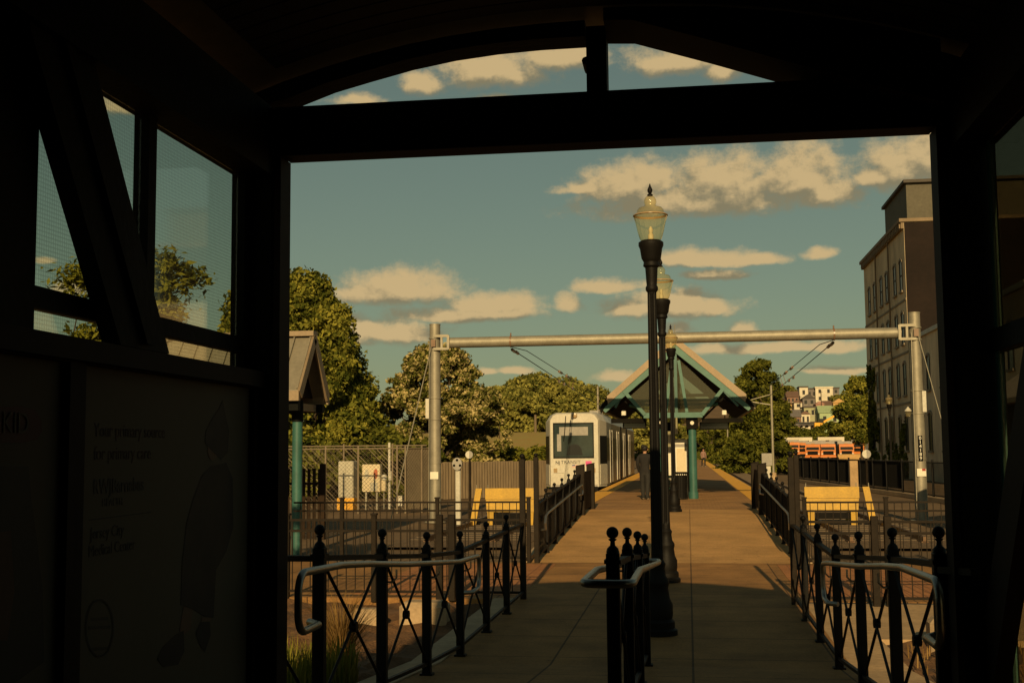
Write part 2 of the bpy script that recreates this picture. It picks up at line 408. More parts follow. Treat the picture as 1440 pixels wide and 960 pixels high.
# the day: low warm sun behind the viewer, film-like teal sky
SKY_TINT = (.98, .97, .70); SKY_GAIN = (1.12, 1.20, 1.05); SKY_STR = .058; SUN_E = 4.7; SUN_COL = (1.0, .715, .34); EXPO = 0.0
CLOUD_LIT = (10.0, 7.3, 3.6); CLOUD_SHADE = (4.0, 3.45, 2.05)
# ================================================================== THE SETTING
def smooth(a, b, t):
    t = min(max((t-a)/(b-a), 0), 1); return t*t*(3-2*t)
def ground_z(x, y):
    z = -.12
    z += 3.9*smooth(68, 135, y)*smooth(-5.5, -14, x)
    if y > 250:
        t = min((y-250)/210, 1); z += 21*t*t*(1.6-.6*t)*smooth(-140, 0, x) + 6*smooth(250, 420, y)*smooth(0, -140, x)
    return z
xs = sorted(set([-3000,-1500,-800,-500,-350,-250]+list(range(-200,-40,12))+list(range(-40,60,2))+list(range(60,240,12))+[260,350,500,800,1500,3000]))
ys = sorted(set([-400,-100,-30]+list(range(0,170,3))+list(range(170,520,10))+[560,640,800,1100,1600,2400,3500]))
g = MB(); g.add([(x, y, ground_z(x, y)) for y in ys for x in xs],
                [(j*len(xs)+i, j*len(xs)+i+1, (j+1)*len(xs)+i+1, (j+1)*len(xs)+i) for j in range(len(ys)-1) for i in range(len(xs)-1)])
struct(g.build('ground', 'dry_ground', loc=(0,0,0), smooth=True))
def sheet(name, m, pts_rows, kind='structure', loc=(0,0,0), thick=0):
    b = MB(); n = len(pts_rows[0])
    b.add([p for r in pts_rows for p in r], [(j*n+i, j*n+i+1, (j+1)*n+i+1, (j+1)*n+i) for j in range(len(pts_rows)-1) for i in range(n-1)])
    o = b.build(name, m, loc=loc); o['kind'] = kind; return o
def strip_solid(name, m, x0, x1, prof, depth):
    "a walk of constant width whose top follows (y, z) and whose sides go down by depth"
    b = MB()
    b.loft([[(x0,y,z-depth),(x1,y,z-depth),(x1,y,z),(x0,y,z)] for y, z in prof])
    return struct(b.build(name, m, loc=(0,0,0)))
yy = [-4.5, 6.0, 6.475] + [6.6+.4*i for i in range(10)] + [10.6, 12, 13.5, 15.2]
strip_solid('walkway', 'walk_slab', -2.18, 1.33, [(y, floor_z(y)) for y in yy], .5)
struct(MB().box(-6.9, 4.4, 15.202, 20.2, -.5, 0.0).build('crossing_path', 'walk_slab', loc=(0,0,0)))
strip_solid('ramp', 'ramp_slab', -2.66, 1.82, [(20.202, 0.0), (22, .07), (25, .20), (28.4, .35)], .5)
struct(MB().box(-2.66, 1.82, 28.402, 31.0, -.4, .35).build('platform_neck', 'ramp_slab', loc=(0,0,0)))
struct(MB().box(-3.34, 2.42, 31.002, 190, -.4, .35).build('platform', 'paver_brown', loc=(0,0,0)))
struct(MB().box(-3.36, -2.74, 30.99, 190, .30, .356).build('tactile_strip', 'tactile_yellow', loc=(0,0,0)))
struct(MB().box(1.80, 2.44, 30.99, 190, .30, .356).build('tactile_strip', 'tactile_yellow', loc=(0,0,0)))
# red paving at the mouth of the crossing path, kerbs along the ramp
struct(MB().box(-4.4, -2.18, 15.6, 19.9, -.02, .005).build('paving_strip', 'tactile_red', loc=(0,0,0)))
struct(MB().box(1.36, 3.4, 15.6, 19.9, -.02, .005).build('paving_strip', 'tactile_red', loc=(0,0,0)))
for x0, x1 in ((-2.78, -2.663), (1.823, 1.94)):
    b = MB(); b.loft([[(x0,y,z-.4),(x1,y,z-.4),(x1,y,z+.07),(x0,y,z+.07)] for y, z in ((20.21,0),(22,.07),(25,.2),(28.4,.35),(30.98,.35))])
    struct(b.build('ramp_kerb', 'kerb_concrete', loc=(0,0,0)))
# planting beds either side of the near walk
def bed(x0, x1, y0, y1, seed):
    rg = np.random.default_rng(seed); nx, ny = 26, 34
    return sheet('soil_bed', 'soil', [[(x0+(x1-x0)*i/nx, y0+(y1-y0)*j/ny, floor_z(y0+(y1-y0)*j/ny)-.05+.035*rg.normal()) for i in range(nx+1)] for j in range(ny+1)])
bed(-6.5, -2.42, 5.5, 15.1, 1); bed(1.80, 6.0, 5.0, 12.3, 2)
struct(MB().loft([[(x,y,floor_z(y)+dz) for x,dz in ((-2.45,-.4),(-2.183,-.4),(-2.183,.012),(-2.45,.012))] for y in yy]).build('path_edge', 'kerb_concrete', loc=(0,0,0)))
b = MB(); b.loft([[(x,y,floor_z(y)+dz) for x,dz in ((1.333,-.4),(1.80,-.4),(1.80,-.006),(1.333,-.006))] for y in yy]); struct(b.build('path_edge', 'concrete', loc=(0,0,0)))
struct(MB().box(1.333+.47, 4.4, 12.32, 15.19, -.4, -.008).build('path', 'concrete', loc=(0,0,0)))
# tracks: ballast, sleepers, rails
for xc in (-4.85, 3.95):
    b = MB(); rg = np.random.default_rng(5)
    b.loft([[(xc-1.5,y,-.11),(xc-1.2,y,-.055),(xc+1.2,y,-.055),(xc+1.45,y,-.11)] for y in (24, 40, 60, 90, 150, 300, 420)], cap=False, closed=False)
    struct(b.build('ballast', 'ballast', loc=(xc,0,0)))
    s = MB()
    for i in range(230): s.box(xc-1.2, xc+1.2, 26+i*.7, 26.24+i*.7, -.08, -.035)
    struct(s.build('track_sleepers', 'sleeper', loc=(xc,0,0)))
    s = MB()
    for sx in (-.7175, .7175):
        s.box(xc+sx-.036, xc+sx+.036, 25.5, 420, -.045, .06); s.box(xc+sx-.07, xc+sx+.07, 25.5, 420, -.06, -.033)
    struct(s.build('track_rails', 'rail_steel', loc=(xc,0,0)))
struct(sheet('lawn', 'lawn', [[(x, y, ground_z(x, y)+.22) for x in (-60,-45,-35,-27,-22,-18,-15,-12.5,-10,-8)] for y in range(69, 146, 3)]))
struct(sheet('truck_yard', 'ballast', [[(x, y, -.10) for x in (12, 40, 70)] for y in (170, 200, 246)]))

# ------------------------------------------------------------------ the shelter we look out of
SH = empty('station_shelter', (-.38, 1.0, .33), 'dark framed station shelter framing the view, with arched front and glazed side walls', 'shelter')
BT, BB = PZ(860, 126.5, 6.0), PZ(860, 206, 6.17)
XL, XR = -2.33, 1.50
def wz(px, py, X):
    "where a sight line meets the side wall X: (y, z)"
    d = ray(px, py); t = X/d.x; return d.y*t, EYE+d.z*t
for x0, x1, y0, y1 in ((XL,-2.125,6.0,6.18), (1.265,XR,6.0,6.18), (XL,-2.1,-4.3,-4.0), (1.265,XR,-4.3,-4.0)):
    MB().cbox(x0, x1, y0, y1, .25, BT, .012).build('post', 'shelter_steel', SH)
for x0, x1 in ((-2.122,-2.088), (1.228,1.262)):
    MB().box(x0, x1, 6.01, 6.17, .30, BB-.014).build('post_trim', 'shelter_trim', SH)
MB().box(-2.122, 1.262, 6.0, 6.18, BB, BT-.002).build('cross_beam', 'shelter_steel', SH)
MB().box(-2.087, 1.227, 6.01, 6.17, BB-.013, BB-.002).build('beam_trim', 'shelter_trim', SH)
ZH = wz(340, 247, XL+.04)[1]; ZS = wz(331, 521, XL+.06)[1]; ZT0, ZT1 = wz(333, 495, XL+.05)[1], wz(333, 474, XL+.05)[1]
for x0, x1 in ((XL,-2.13), (1.30,XR)):
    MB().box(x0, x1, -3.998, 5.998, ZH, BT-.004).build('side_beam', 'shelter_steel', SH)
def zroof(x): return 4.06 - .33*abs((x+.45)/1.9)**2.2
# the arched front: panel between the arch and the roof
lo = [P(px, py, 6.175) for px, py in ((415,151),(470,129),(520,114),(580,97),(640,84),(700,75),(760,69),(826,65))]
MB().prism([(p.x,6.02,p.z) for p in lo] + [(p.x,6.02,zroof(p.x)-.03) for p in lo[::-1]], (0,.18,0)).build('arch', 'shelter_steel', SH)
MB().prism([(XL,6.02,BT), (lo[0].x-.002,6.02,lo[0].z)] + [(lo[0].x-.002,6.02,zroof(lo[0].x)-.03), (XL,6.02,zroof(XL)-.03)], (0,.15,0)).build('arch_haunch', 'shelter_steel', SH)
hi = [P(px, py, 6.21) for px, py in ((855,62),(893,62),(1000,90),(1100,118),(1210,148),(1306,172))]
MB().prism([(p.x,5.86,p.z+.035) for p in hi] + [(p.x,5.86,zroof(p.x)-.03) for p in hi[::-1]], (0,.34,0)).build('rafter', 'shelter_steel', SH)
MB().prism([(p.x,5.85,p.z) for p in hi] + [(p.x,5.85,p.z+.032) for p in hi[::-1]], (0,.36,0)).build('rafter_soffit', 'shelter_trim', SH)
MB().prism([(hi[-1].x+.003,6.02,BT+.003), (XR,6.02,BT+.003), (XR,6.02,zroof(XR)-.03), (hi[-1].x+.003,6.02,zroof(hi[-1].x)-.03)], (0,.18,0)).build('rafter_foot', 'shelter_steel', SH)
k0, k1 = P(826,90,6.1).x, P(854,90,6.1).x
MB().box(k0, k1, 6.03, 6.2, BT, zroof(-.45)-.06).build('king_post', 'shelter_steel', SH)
MB().cyl((k0-.004,6.03,BT+.17), (k0-.004,6.2,BT+.17), .02, n=8).build('bolt', 'shelter_trim', SH)
rx = [-2.38+.16*i for i in range(26)]; rx = [x for x in rx if x < 1.46] + [1.51]
MB().loft([[(x,-4.5,zroof(x)) , (x,6.28,zroof(x)), (x,6.28,zroof(x)+.05), (x,-4.5,zroof(x)+.05)] for x in rx]).build('roof', 'roof_metal', SH)
cb = MB(); y = -3.95
while y < 5.8:
    cb.loft([[(x,y,zroof(x)-.028),(x,y+.125,zroof(x)-.028),(x,y+.125,zroof(x)-.004),(x,y,zroof(x)-.004)] for x in rx[2:]]); y += .14
cb.build('ceiling', 'timber_ceiling', SH)
# side wall with the posters
yA0, yA1 = wz(38, 400, XL+.05)[0], wz(197, 400, XL+.05)[0]; yB0, yB1 = wz(208, 400, XL+.05)[0], wz(335, 400, XL+.05)[0]
MB().box(XL, XL+.06, -3.998, 5.998, .25, ZS-.082).build('wall_panel', 'shelter_steel', SH)
MB().box(XL, XL+.17, -3.99, 5.995, ZS-.08, ZS).build('sill', 'shelter_trim', SH)
for y0, y1 in ((yA1,yB0), (yB1,5.997), (2.2,2.27), (yA0-.43,yA0)):
    MB().box(XL+.01, XL+.08, y0, y1, ZS+.002, ZH-.002).build('mullion', 'shelter_steel', SH)
for y0, y1 in ((yA0+.002,yA1-.002), (yB0+.002,yB1-.002)):
    MB().box(XL+.01, XL+.07, y0, y1, ZT0, ZT1).build('transom', 'shelter_steel', SH)
    MB().box(XL+.036, XL+.044, y0+.001, y1-.001, ZT1+.002, ZH-.003).build('window_glass', 'dotted_glass', SH)
    MB().box(XL+.036, XL+.044, y0+.001, y1-.001, ZS+.003, ZT0-.002).build('window_glass', 'dotted_glass', SH)
MB().box(XL+.01, XL+.05, -3.99, yA0-.44, ZS+.002, ZH-.002).build('blind_panel', 'shelter_steel', SH)
xb0, xb1 = XL+.09, XL+.165
p0, p1 = wz(50,165,xb0), wz(145,487,xb0); q0, q1 = wz(143,127,xb1), wz(239,500,xb1)
def online(a, c, z): return a[0]+(c[0]-a[0])*(z-a[1])/(c[1]-a[1])
zt0, zt1 = ZS+.003, BT-.02
MB().prism([(xb0,online(p0,p1,zt1),zt1),(xb0,online(q0,q1,zt1),zt1),(xb0,online(q0,q1,zt0),zt0),(xb0,online(p0,p1,zt0),zt0)], (xb1-xb0,0,0)).build('brace', 'shelter_steel', SH)
ym = lambda z, f: online(p0,p1,z)*(1-f)+online(q0,q1,z)*f
MB().prism([(xb1+.002,ym(zt1,.45),zt1),(xb1+.002,ym(zt1,.6),zt1),(xb1+.002,ym(zt0+.02,.6),zt0+.02),(xb1+.002,ym(zt0+.02,.45),zt0+.02)], (.02,0,0)).build('brace_rib', 'shelter_steel', SH)
# side wall towards the street
MB().box(XR-.07, XR, -3.998, 4.55, .25, ZH-.002).build('wall_panel', 'shelter_steel', SH)  # unseen stretch, made solid to keep low sun out of the interior
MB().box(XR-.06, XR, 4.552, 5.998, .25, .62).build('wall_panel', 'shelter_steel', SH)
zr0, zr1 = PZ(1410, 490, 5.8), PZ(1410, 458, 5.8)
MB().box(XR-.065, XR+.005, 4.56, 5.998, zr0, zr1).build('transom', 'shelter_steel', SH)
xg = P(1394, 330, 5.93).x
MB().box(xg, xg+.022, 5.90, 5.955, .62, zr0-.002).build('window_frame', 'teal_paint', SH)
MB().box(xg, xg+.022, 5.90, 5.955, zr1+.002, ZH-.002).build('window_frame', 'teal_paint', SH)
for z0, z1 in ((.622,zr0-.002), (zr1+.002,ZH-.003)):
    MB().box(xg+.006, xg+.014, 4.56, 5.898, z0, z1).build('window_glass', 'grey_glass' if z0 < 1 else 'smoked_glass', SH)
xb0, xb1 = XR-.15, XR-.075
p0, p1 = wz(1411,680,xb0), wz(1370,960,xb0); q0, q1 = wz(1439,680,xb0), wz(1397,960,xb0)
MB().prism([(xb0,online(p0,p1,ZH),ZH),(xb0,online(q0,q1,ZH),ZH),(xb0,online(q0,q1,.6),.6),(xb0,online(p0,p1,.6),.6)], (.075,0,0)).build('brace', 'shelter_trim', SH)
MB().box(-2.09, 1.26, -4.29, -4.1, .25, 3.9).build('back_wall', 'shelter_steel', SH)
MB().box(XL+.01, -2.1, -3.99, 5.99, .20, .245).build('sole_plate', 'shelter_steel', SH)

# ------------------------------------------------------------------ posters in the shelter wall
XW = XL+.105
def W(px, py):
    d = ray(px, py); t = XW/d.x; q = Vector((0,0,EYE)) + d*t; return (XW, q.y, q.z)
def flat(name, pts, m, parent, dx=.003, lab=None):
    p = [W(*q) for q in pts]
    o = MB().prism([(XW-.0008+dx*.25, a[1], a[2]) for a in p], (.0006,0,0)).build(name, m, parent)
    if lab: o['label'] = lab
    return o
def ell(cx, cy, rx, ry, n=18, a0=0, a1=2*PI): return [(cx+rx*math.cos(a0+(a1-a0)*k/n), cy+ry*math.sin(a0+(a1-a0)*k/n)) for k in range(n)]
def poster(y0, y1, z0, z1, label):
    t = empty('framed_poster', (XW-.03, (y0+y1)/2, z0), label, 'poster')
    MB().box(XW-.03, XW-.001, y0, y1, z0, z1).build('sheet', 'paper_cream', t)
    for b in ((y0-.06,y0-.001,z0-.06,z1+.06), (y1+.001,y1+.06,z0-.06,z1+.06)): MB().box(XW-.045, XW+.03, *b).build('frame', 'shelter_trim', t)
    for b in ((y0,y1,z0-.06,z0-.001), (y0,y1,z1+.001,z1+.035)): MB().box(XW-.045, XW+.03, *b).build('frame', 'shelter_trim', t)
    return t
pz1 = wz(345, 545, XW)[1]
A1 = poster(wz(107,700,XW)[0], wz(349,700,XW)[0], .50, pz1, 'pale health care poster with lettering and a dark standing figure, behind the railing')
def ptxt(txt, px, py, size, m, **k):
    q = W(px, py); return lettering('lettering', txt, size, m, A1, (XW+.0008, q[1], q[2]), (0,1,0), (0,0,1), .0003, **k)
ptxt('Your primary source', 132, 613, .074, 'ink_maroon'); ptxt('for primary care', 132, 646, .074, 'ink_maroon')
ptxt('RWJBarnabas', 131, 694, .078, 'ink_dark', bold=.001); ptxt('HEALTH', 143, 712, .042, 'ink_dark', spacing=1.15)
flat('rule', [(125,730),(212,719),(212,720.5),(125,731.5)], 'ink_dark', A1)
ptxt('Jersey City', 127, 758, .062, 'ink_dark'); ptxt('Medical Center', 124, 783, .062, 'ink_dark')
r0, r1 = ell(140,882,20,41,28), ell(140,882,18.6,38.5,28)
b = MB(); q0 = [W(*p) for p in r0]; q1 = [W(*p) for p in r1]
b.loft([[(XW+.002,p[1],p[2]) for p in q0], [(XW+.002,p[1],p[2]) for p in q1]], cap=False); b.build('emblem_ring', 'ink_dark', A1)
for i, (py, n) in enumerate(((868,7),(880,9),(910,7))): flat('emblem_bar', [(140-n*1.7,py),(140+n*1.7,py-1.5),(140+n*1.7,py+3),(140-n*1.7,py+4.5)], 'ink_dark', A1)
flat('figure_coat', [(297,655),(318,650),(327,672),(328,740),(318,775),(304,800),(301,850),(300,868),(286,866),(272,856),(254,850),(256,790),(262,735),(272,700),(284,668)], 'ink_figure', A1, .004)
flat('figure_hair', [(313,562),(316,578),(322,606),(320,636),(311,646),(298,634),(288,622),(289,606),(297,590),(307,576)], 'ink_figure', A1, .0055)
flat('figure_face', ell(299,634,7,13), 'ink_skin', A1, .004)
flat('figure_leg', [(258,852),(271,856),(268,884),(258,892),(252,886)], 'ink_skin', A1, .004)
flat('figure_leg', [(283,868),(297,868),(292,892),(284,890)], 'ink_skin', A1, .004)
flat('figure_shoe', [(221,926),(228,910),(246,892),(258,886),(259,915),(250,934),(230,937)], 'ink_figure', A1, .0055)
flat('figure_shoe', [(275,890),(282,874),(295,873),(296,892),(288,916),(280,905)], 'ink_figure', A1, .0055)
A2 = poster(2.55, wz(84,700,XW)[0], .50, pz1, 'darker poster with a red rounded logo, at the edge of the shelter wall')
flat('logo_patch', [(-40,572),(30,571),(50,576),(58,590),(59,606),(52,618),(30,622),(-40,622)], 'ink_red', A2)
q = W(6, 608); lettering('lettering', 'KID', .10, 'paper_cream', A2, (XW+.003, q[1]-.02, q[2]), (0,1,0), (0,0,1), .001)
flat('figure', [(-60,655),(40,655),(44,700),(52,760),(60,830),(62,930),(20,960),(-60,960)], 'ink_dark', A2, .003)
flat('figure', [(-60,760),(15,745),(20,830),(10,900),(-60,900)], 'ink_brown', A2, .0045)

# ------------------------------------------------------------------ near railings: square posts with balls, crossed rods
def ball_post(x, y, z0, h, w, parent, name='post', ball=True):
    b = MB(); b.cbox(x-w/2, x+w/2, y-w/2, y+w/2, z0, z0+h, .006)
    b.box(x-w*.62, x+w*.62, y-w*.62, y+w*.62, z0+h-.055, z0+h-.035)
    b.cbox(x-w*.75, x+w*.75, y-w*.75, y+w*.75, z0-.0, z0+.018, .004)
    o = b.build(name, 'black_iron', parent)
    if ball:
        f = MB(); f.lathe([(w*.5,0),(w*.42,.02),(w*.2,.035),(w*.17,.055),(w*.3,.062),(w*.3,.068)], (x,y,z0+h), 14); f.ball((x,y,z0+h+.098), w*.46, 14, 10)
        f.build('finial', 'black_iron', o, True)
    return o
def cross_railing(x, ys, label, w=.068, ball_last=True, tall=None):
    t = empty('railing', (x, ys[0], floor_z(ys[0])), label, 'railing')
    for i, y in enumerate(ys): ball_post(x, y, floor_z(y), .99, w, t)
    for i in range(len(ys)-1):
        y0, y1 = ys[i]+w/2, ys[i+1]-w/2; a, c = floor_z(y0), floor_z(y1)
        MB().bar((x,y0,a+.93), (x,y1,c+.93), .05, .032).build('top_rail', 'dark_bronze', t)
        MB().bar((x,y0,a+.09), (x,y1,c+.09), .03, .025).build('bottom_rail', 'black_iron', t)
        b = MB(); b.cyl((x-.008,y0,a+.10), (x-.008,y1,c+.91), .0105, n=6); b.cyl((x+.008,y0,a+.91), (x+.008,y1,c+.10), .0105, n=6)
        m = ((a+c)/2+.505); b.cyl((x-.022,(y0+y1)/2,m), (x+.022,(y0+y1)/2,m), .032, n=12)
        b.build('cross_rods', 'black_iron', t)
    return t
RL = cross_railing(-2.08, [6.7,8.12,9.54,10.96,12.4,13.8], 'black ball topped railing with crossed rods beside the soil bed with grass')
RR = cross_railing(1.21, [6.25,7.65,9.15,10.6,12.05,13.5], 'black ball topped railing with crossed rods beside the sunlit concrete path')
RC = cross_railing(-.39, [6.2,7.65,9.15,10.6], 'short black ball topped railing standing in the middle of the walkway')
for x, y0, y1, t in ((-2.08,13.8,15.2,RL), (1.21,13.5,14.9,RR)):
    MB().cbox(x-.036, x+.036, y1-.036, y1+.036, 0, 1.74, .006).build('tall_post', 'dark_bronze', t)
    f = MB(); f.ball((x,y1,1.775), .034, 12, 8); f.cyl((x,y1,1.735), (x,y1,1.75), .02, n=8); f.build('finial', 'black_iron', t, True)
    MB().bar((x,y0+.034,.93), (x,y1-.034,.93), .05, .032).build('top_rail', 'dark_bronze', t)
    MB().bar((x,y0+.034,.09), (x,y1-.034,.09), .03, .025).build('bottom_rail', 'black_iron', t)
    b = MB(); b.cyl((x-.008,y0+.034,.10), (x-.008,y1-.034,.91), .0105, n=6); b.cyl((x+.008,y0+.034,.91), (x+.008,y1-.034,.10), .0105, n=6)
    b.cyl((x-.022,(y0+y1)/2,.505), (x+.022,(y0+y1)/2,.505), .032, n=12); b.build('cross_rods', 'black_iron', t)
MB().bar((-2.6,6.7,1.24), (-2.105,6.7,1.24), .05, .032).build('top_rail', 'dark_bronze', RL)
b = MB(); b.cyl((-2.105,6.7,.4), (-2.6,6.7,1.2), .0105, n=6); b.build('cross_rods', 'black_iron', RL)
MB().bar((1.21,6.2,1.24), (1.30,5.9,1.26), .05, .032).build('top_rail', 'dark_bronze', RR)
def arc(c, u, v, r, a0, a1, n=7):
    c, u, v = Vector(c), Vector(u), Vector(v)
    return [c + u*(r*math.cos(a0+(a1-a0)*k/n)) + v*(r*math.sin(a0+(a1-a0)*k/n)) for k in range(n+1)]
def hooked_handrail(x, yn, yf, xp, t):
    H = .86; zn, zf = floor_z(yn)+H+.03, floor_z(yf)+H; r = .10; drop = .30
    pts = [(xp, yf-.42, zf-drop), (x, yf-.36, zf-drop)]
    pts += arc((x, yf-r, zf-drop+r), (0,0,-1), (0,1,0), r, 0, PI/2) + arc((x, yf-r, zf-r), (0,1,0), (0,0,1), r, 0, PI/2)
    pts += [(x, y, floor_z(y)+H+(.03 if y < 8 else .015)) for y in (10.4, 9.4, 8.4, 7.4, 6.8) if yn+.2 < y < yf-.2]
    pts += arc((x, yn+r, zn-r), (0,0,1), (0,-1,0), r, 0, PI/2) + arc((x, yn+r, zn-drop+r), (0,-1,0), (0,0,-1), r, 0, PI/2)
    pts += [(x, yn+.34, zn-drop), (xp, yn+.44, zn-drop)]
    MB().tube(pts, .0205, 10).build('handrail', 'brushed_steel', t, True)
hooked_handrail(-1.98, 6.02, 11.4, -2.06, RL)
hooked_handrail(1.12, 5.82, 10.8, 1.19, RR)
for t, x, xp, ys_ in ((RL,-1.98,-2.08,(8.12,9.54,10.96)), (RR,1.12,1.21,(7.65,9.15,10.6))):
    for y in ys_:
        z = floor_z(y)+.86
        MB().tube([(xp,y,z-.10),(x+(xp-x)*.3,y,z-.10),(x,y,z-.07),(x,y,z-.015)], .0075, 6).build('bracket', 'brushed_steel', t, True)
pts = []
for y in (10.6, 9.5, 8.4, 7.4, 6.7, 6.1): pts.append((-.275, y, floor_z(y)+.87))
pts += [Vector((p.x, p.y, floor_z(6)+.875)) for p in arc((-.345,5.87,0), (1,0,0), (0,-1,0), .07, 0, PI/2, 5)] + [Vector((p.x, p.y, floor_z(6)+.875)) for p in arc((-.44,5.87,0), (0,-1,0), (-1,0,0), .07, 0, PI/2, 5)]
for y in (6.1, 6.7, 7.4, 8.4, 9.5, 10.6): pts.append((-.51, y, floor_z(y)+.87))
pts += [Vector((p.x, p.y, floor_z(10.8)+.87)) for p in arc((-.44,10.75,0), (-1,0,0), (0,1,0), .07, 0, PI/2, 5)] + [Vector((p.x, p.y, floor_z(10.8)+.87)) for p in arc((-.345,10.75,0), (0,1,0), (1,0,0), .07, 0, PI/2, 5)]
MB().tube(pts, .0205, 10, closed=True).build('handrail', 'brushed_steel', RC, True)
for y in (6.2, 7.65, 9.15, 10.6):
    z = floor_z(y)+.87; MB().cyl((-.51,y,z-.02), (-.275,y,z-.02), .007, n=6).build('bracket', 'brushed_steel', RC)

# ------------------------------------------------------------------ picket fences across the track ends, ramp railings
def picket_fence(p0, p1, h, label, posts, gap=.115, thick=(), mname='dark_bronze', zmid=.86):
    p0, p1 = Vector(p0), Vector(p1); d = (p1-p0); Ln = d.length; u = d/Ln
    t = empty('picket_fence', p0, label, 'fence')
    b = MB()
    for z in (h, h*zmid, .08): b.bar(p0+Vector((0,0,z)), p1+Vector((0,0,z)), .035, .03)
    n = int(Ln/gap)
    for i in range(1, n):
        q = p0+u*(i*Ln/n); b.cyl(q+Vector((0,0,.08)), q+Vector((0,0,h-.01)), .0085, n=4)
    b.build('picket_panel', mname, t)
    for s in posts:
        q = p0+u*s; m = MB(); w = .032
        m.cbox(q.x-w, q.x+w, q.y-w, q.y+w, q.z-.05, q.z+h+.06, .006); m.box(q.x-w*1.25, q.x+w*1.25, q.y-w*1.25, q.y+w*1.25, q.z+h+.06, q.z+h+.085); m.build('post', mname, t)
    for s in thick:
        q = p0+u*s; m = MB(); w = .042
        m.cbox(q.x-w, q.x+w, q.y-w-.04, q.y+w-.04, q.z-.02, q.z+h+.07, .006); m.build('gate_post', mname, t)
    return t
picket_fence((-6.7,20.1,0), (-2.62,20.1,0), 1.0, 'dark picket fence across the track end before the chain link enclosure', (.85,2.5,4.05))
picket_fence((1.80,20.1,0), (4.3,20.1,0), .98, 'dark picket fence across the track end before the bumper that stands in shade', (0.03,1.3,2.45))
picket_fence((-5.2,15.2,0), (-2.10,15.2,0), .98, 'dark picket fence with paired gate posts edging the soil bed with grass', (.05,1.2), thick=(2.06,2.22))
picket_fence((1.28,14.9,0), (3.5,14.9,0), .97, 'dark picket fence with paired gate posts edging the sunlit concrete path', (.05,2.1), thick=(.87,1.02))
def rz(y): return 0 if y < 20.2 else (.35 if y > 28.4 else .35*(y-20.2)/8.2)
def ramp_railing(x0, x1, label, inner):
    t = empty('ramp_railing', (x0, 20.1, 0), label, 'railing')
    X = lambda y: x0+(x1-x0)*(y-20.1)/8.3
    n = 6; yp = [20.1+8.3*i/n for i in range(n+1)]
    b = MB(); b.cbox(X(20.1)-.04, X(20.1)+.04, 20.06, 20.14, 0, 1.74, .006); b.build('tall_post', 'dark_bronze', t)
    f = MB(); f.ball((x0,20.1,1.775), .034, 12, 8); f.cyl((x0,20.1,1.735), (x0,20.1,1.75), .02, n=8); f.build('finial', 'black_iron', t, True)
    for y in yp[1:-1]: ball_post(X(y), y, rz(y), 1.0, .07, t)
    b = MB()
    for z in (.94, .10): b.bar((x0,20.14,z), (x1,28.3,rz(28.3)+z), .045, .032)
    k = 20.28
    while k < 28.3:
        b.cyl((X(k),k,rz(k)+.10), (X(k),k,rz(k)+.93), .0095, n=4); k += .135
    b.build('picket_panel', 'dark_bronze', t)
    xi = inner
    pts = [(X(28)+.0, 27.9, rz(27.9)+.5), (X(28)+xi, 27.95, rz(27.9)+.52), (X(28)+xi, 28.0, rz(28)+.62), (X(27.8)+xi, 27.8, rz(27.8)+.74)] + [(X(y)+xi, y, rz(y)+.74) for y in (26,24,22,21)] + \
          [(X(20.7)+xi, 20.7, .74), (X(20.6)+xi, 20.58, .62), (X(20.6)+xi, 20.62, .52), (X(20.7), 20.7, .5)]
    MB().tube(pts, .021, 8).build('handrail', 'brushed_steel', t, True)
    for y in (28.45, 31.45):
        m = MB(); m.cbox(x1-.10, x1+.10, y-.10, y+.10, .30, 1.5, .012); m.prism([(x1-.10,y-.10,1.5),(x1+.10,y-.10,1.5),(x1+.10,y-.10,1.535)], (0,.2,0)); m.build('end_post', 'dark_bronze', t)
    MB().box(x1-.02, x1+.02, 28.56, 31.34, .42, 1.34).build('infill_panel', 'brown_picket', t)
    return t
ramp_railing(-2.52, -2.52, 'dark sloping ramp railing beside the standing train', .09)
ramp_railing(1.72, 1.66, 'dark sloping ramp railing casting its shadow on the ramp', -.09)

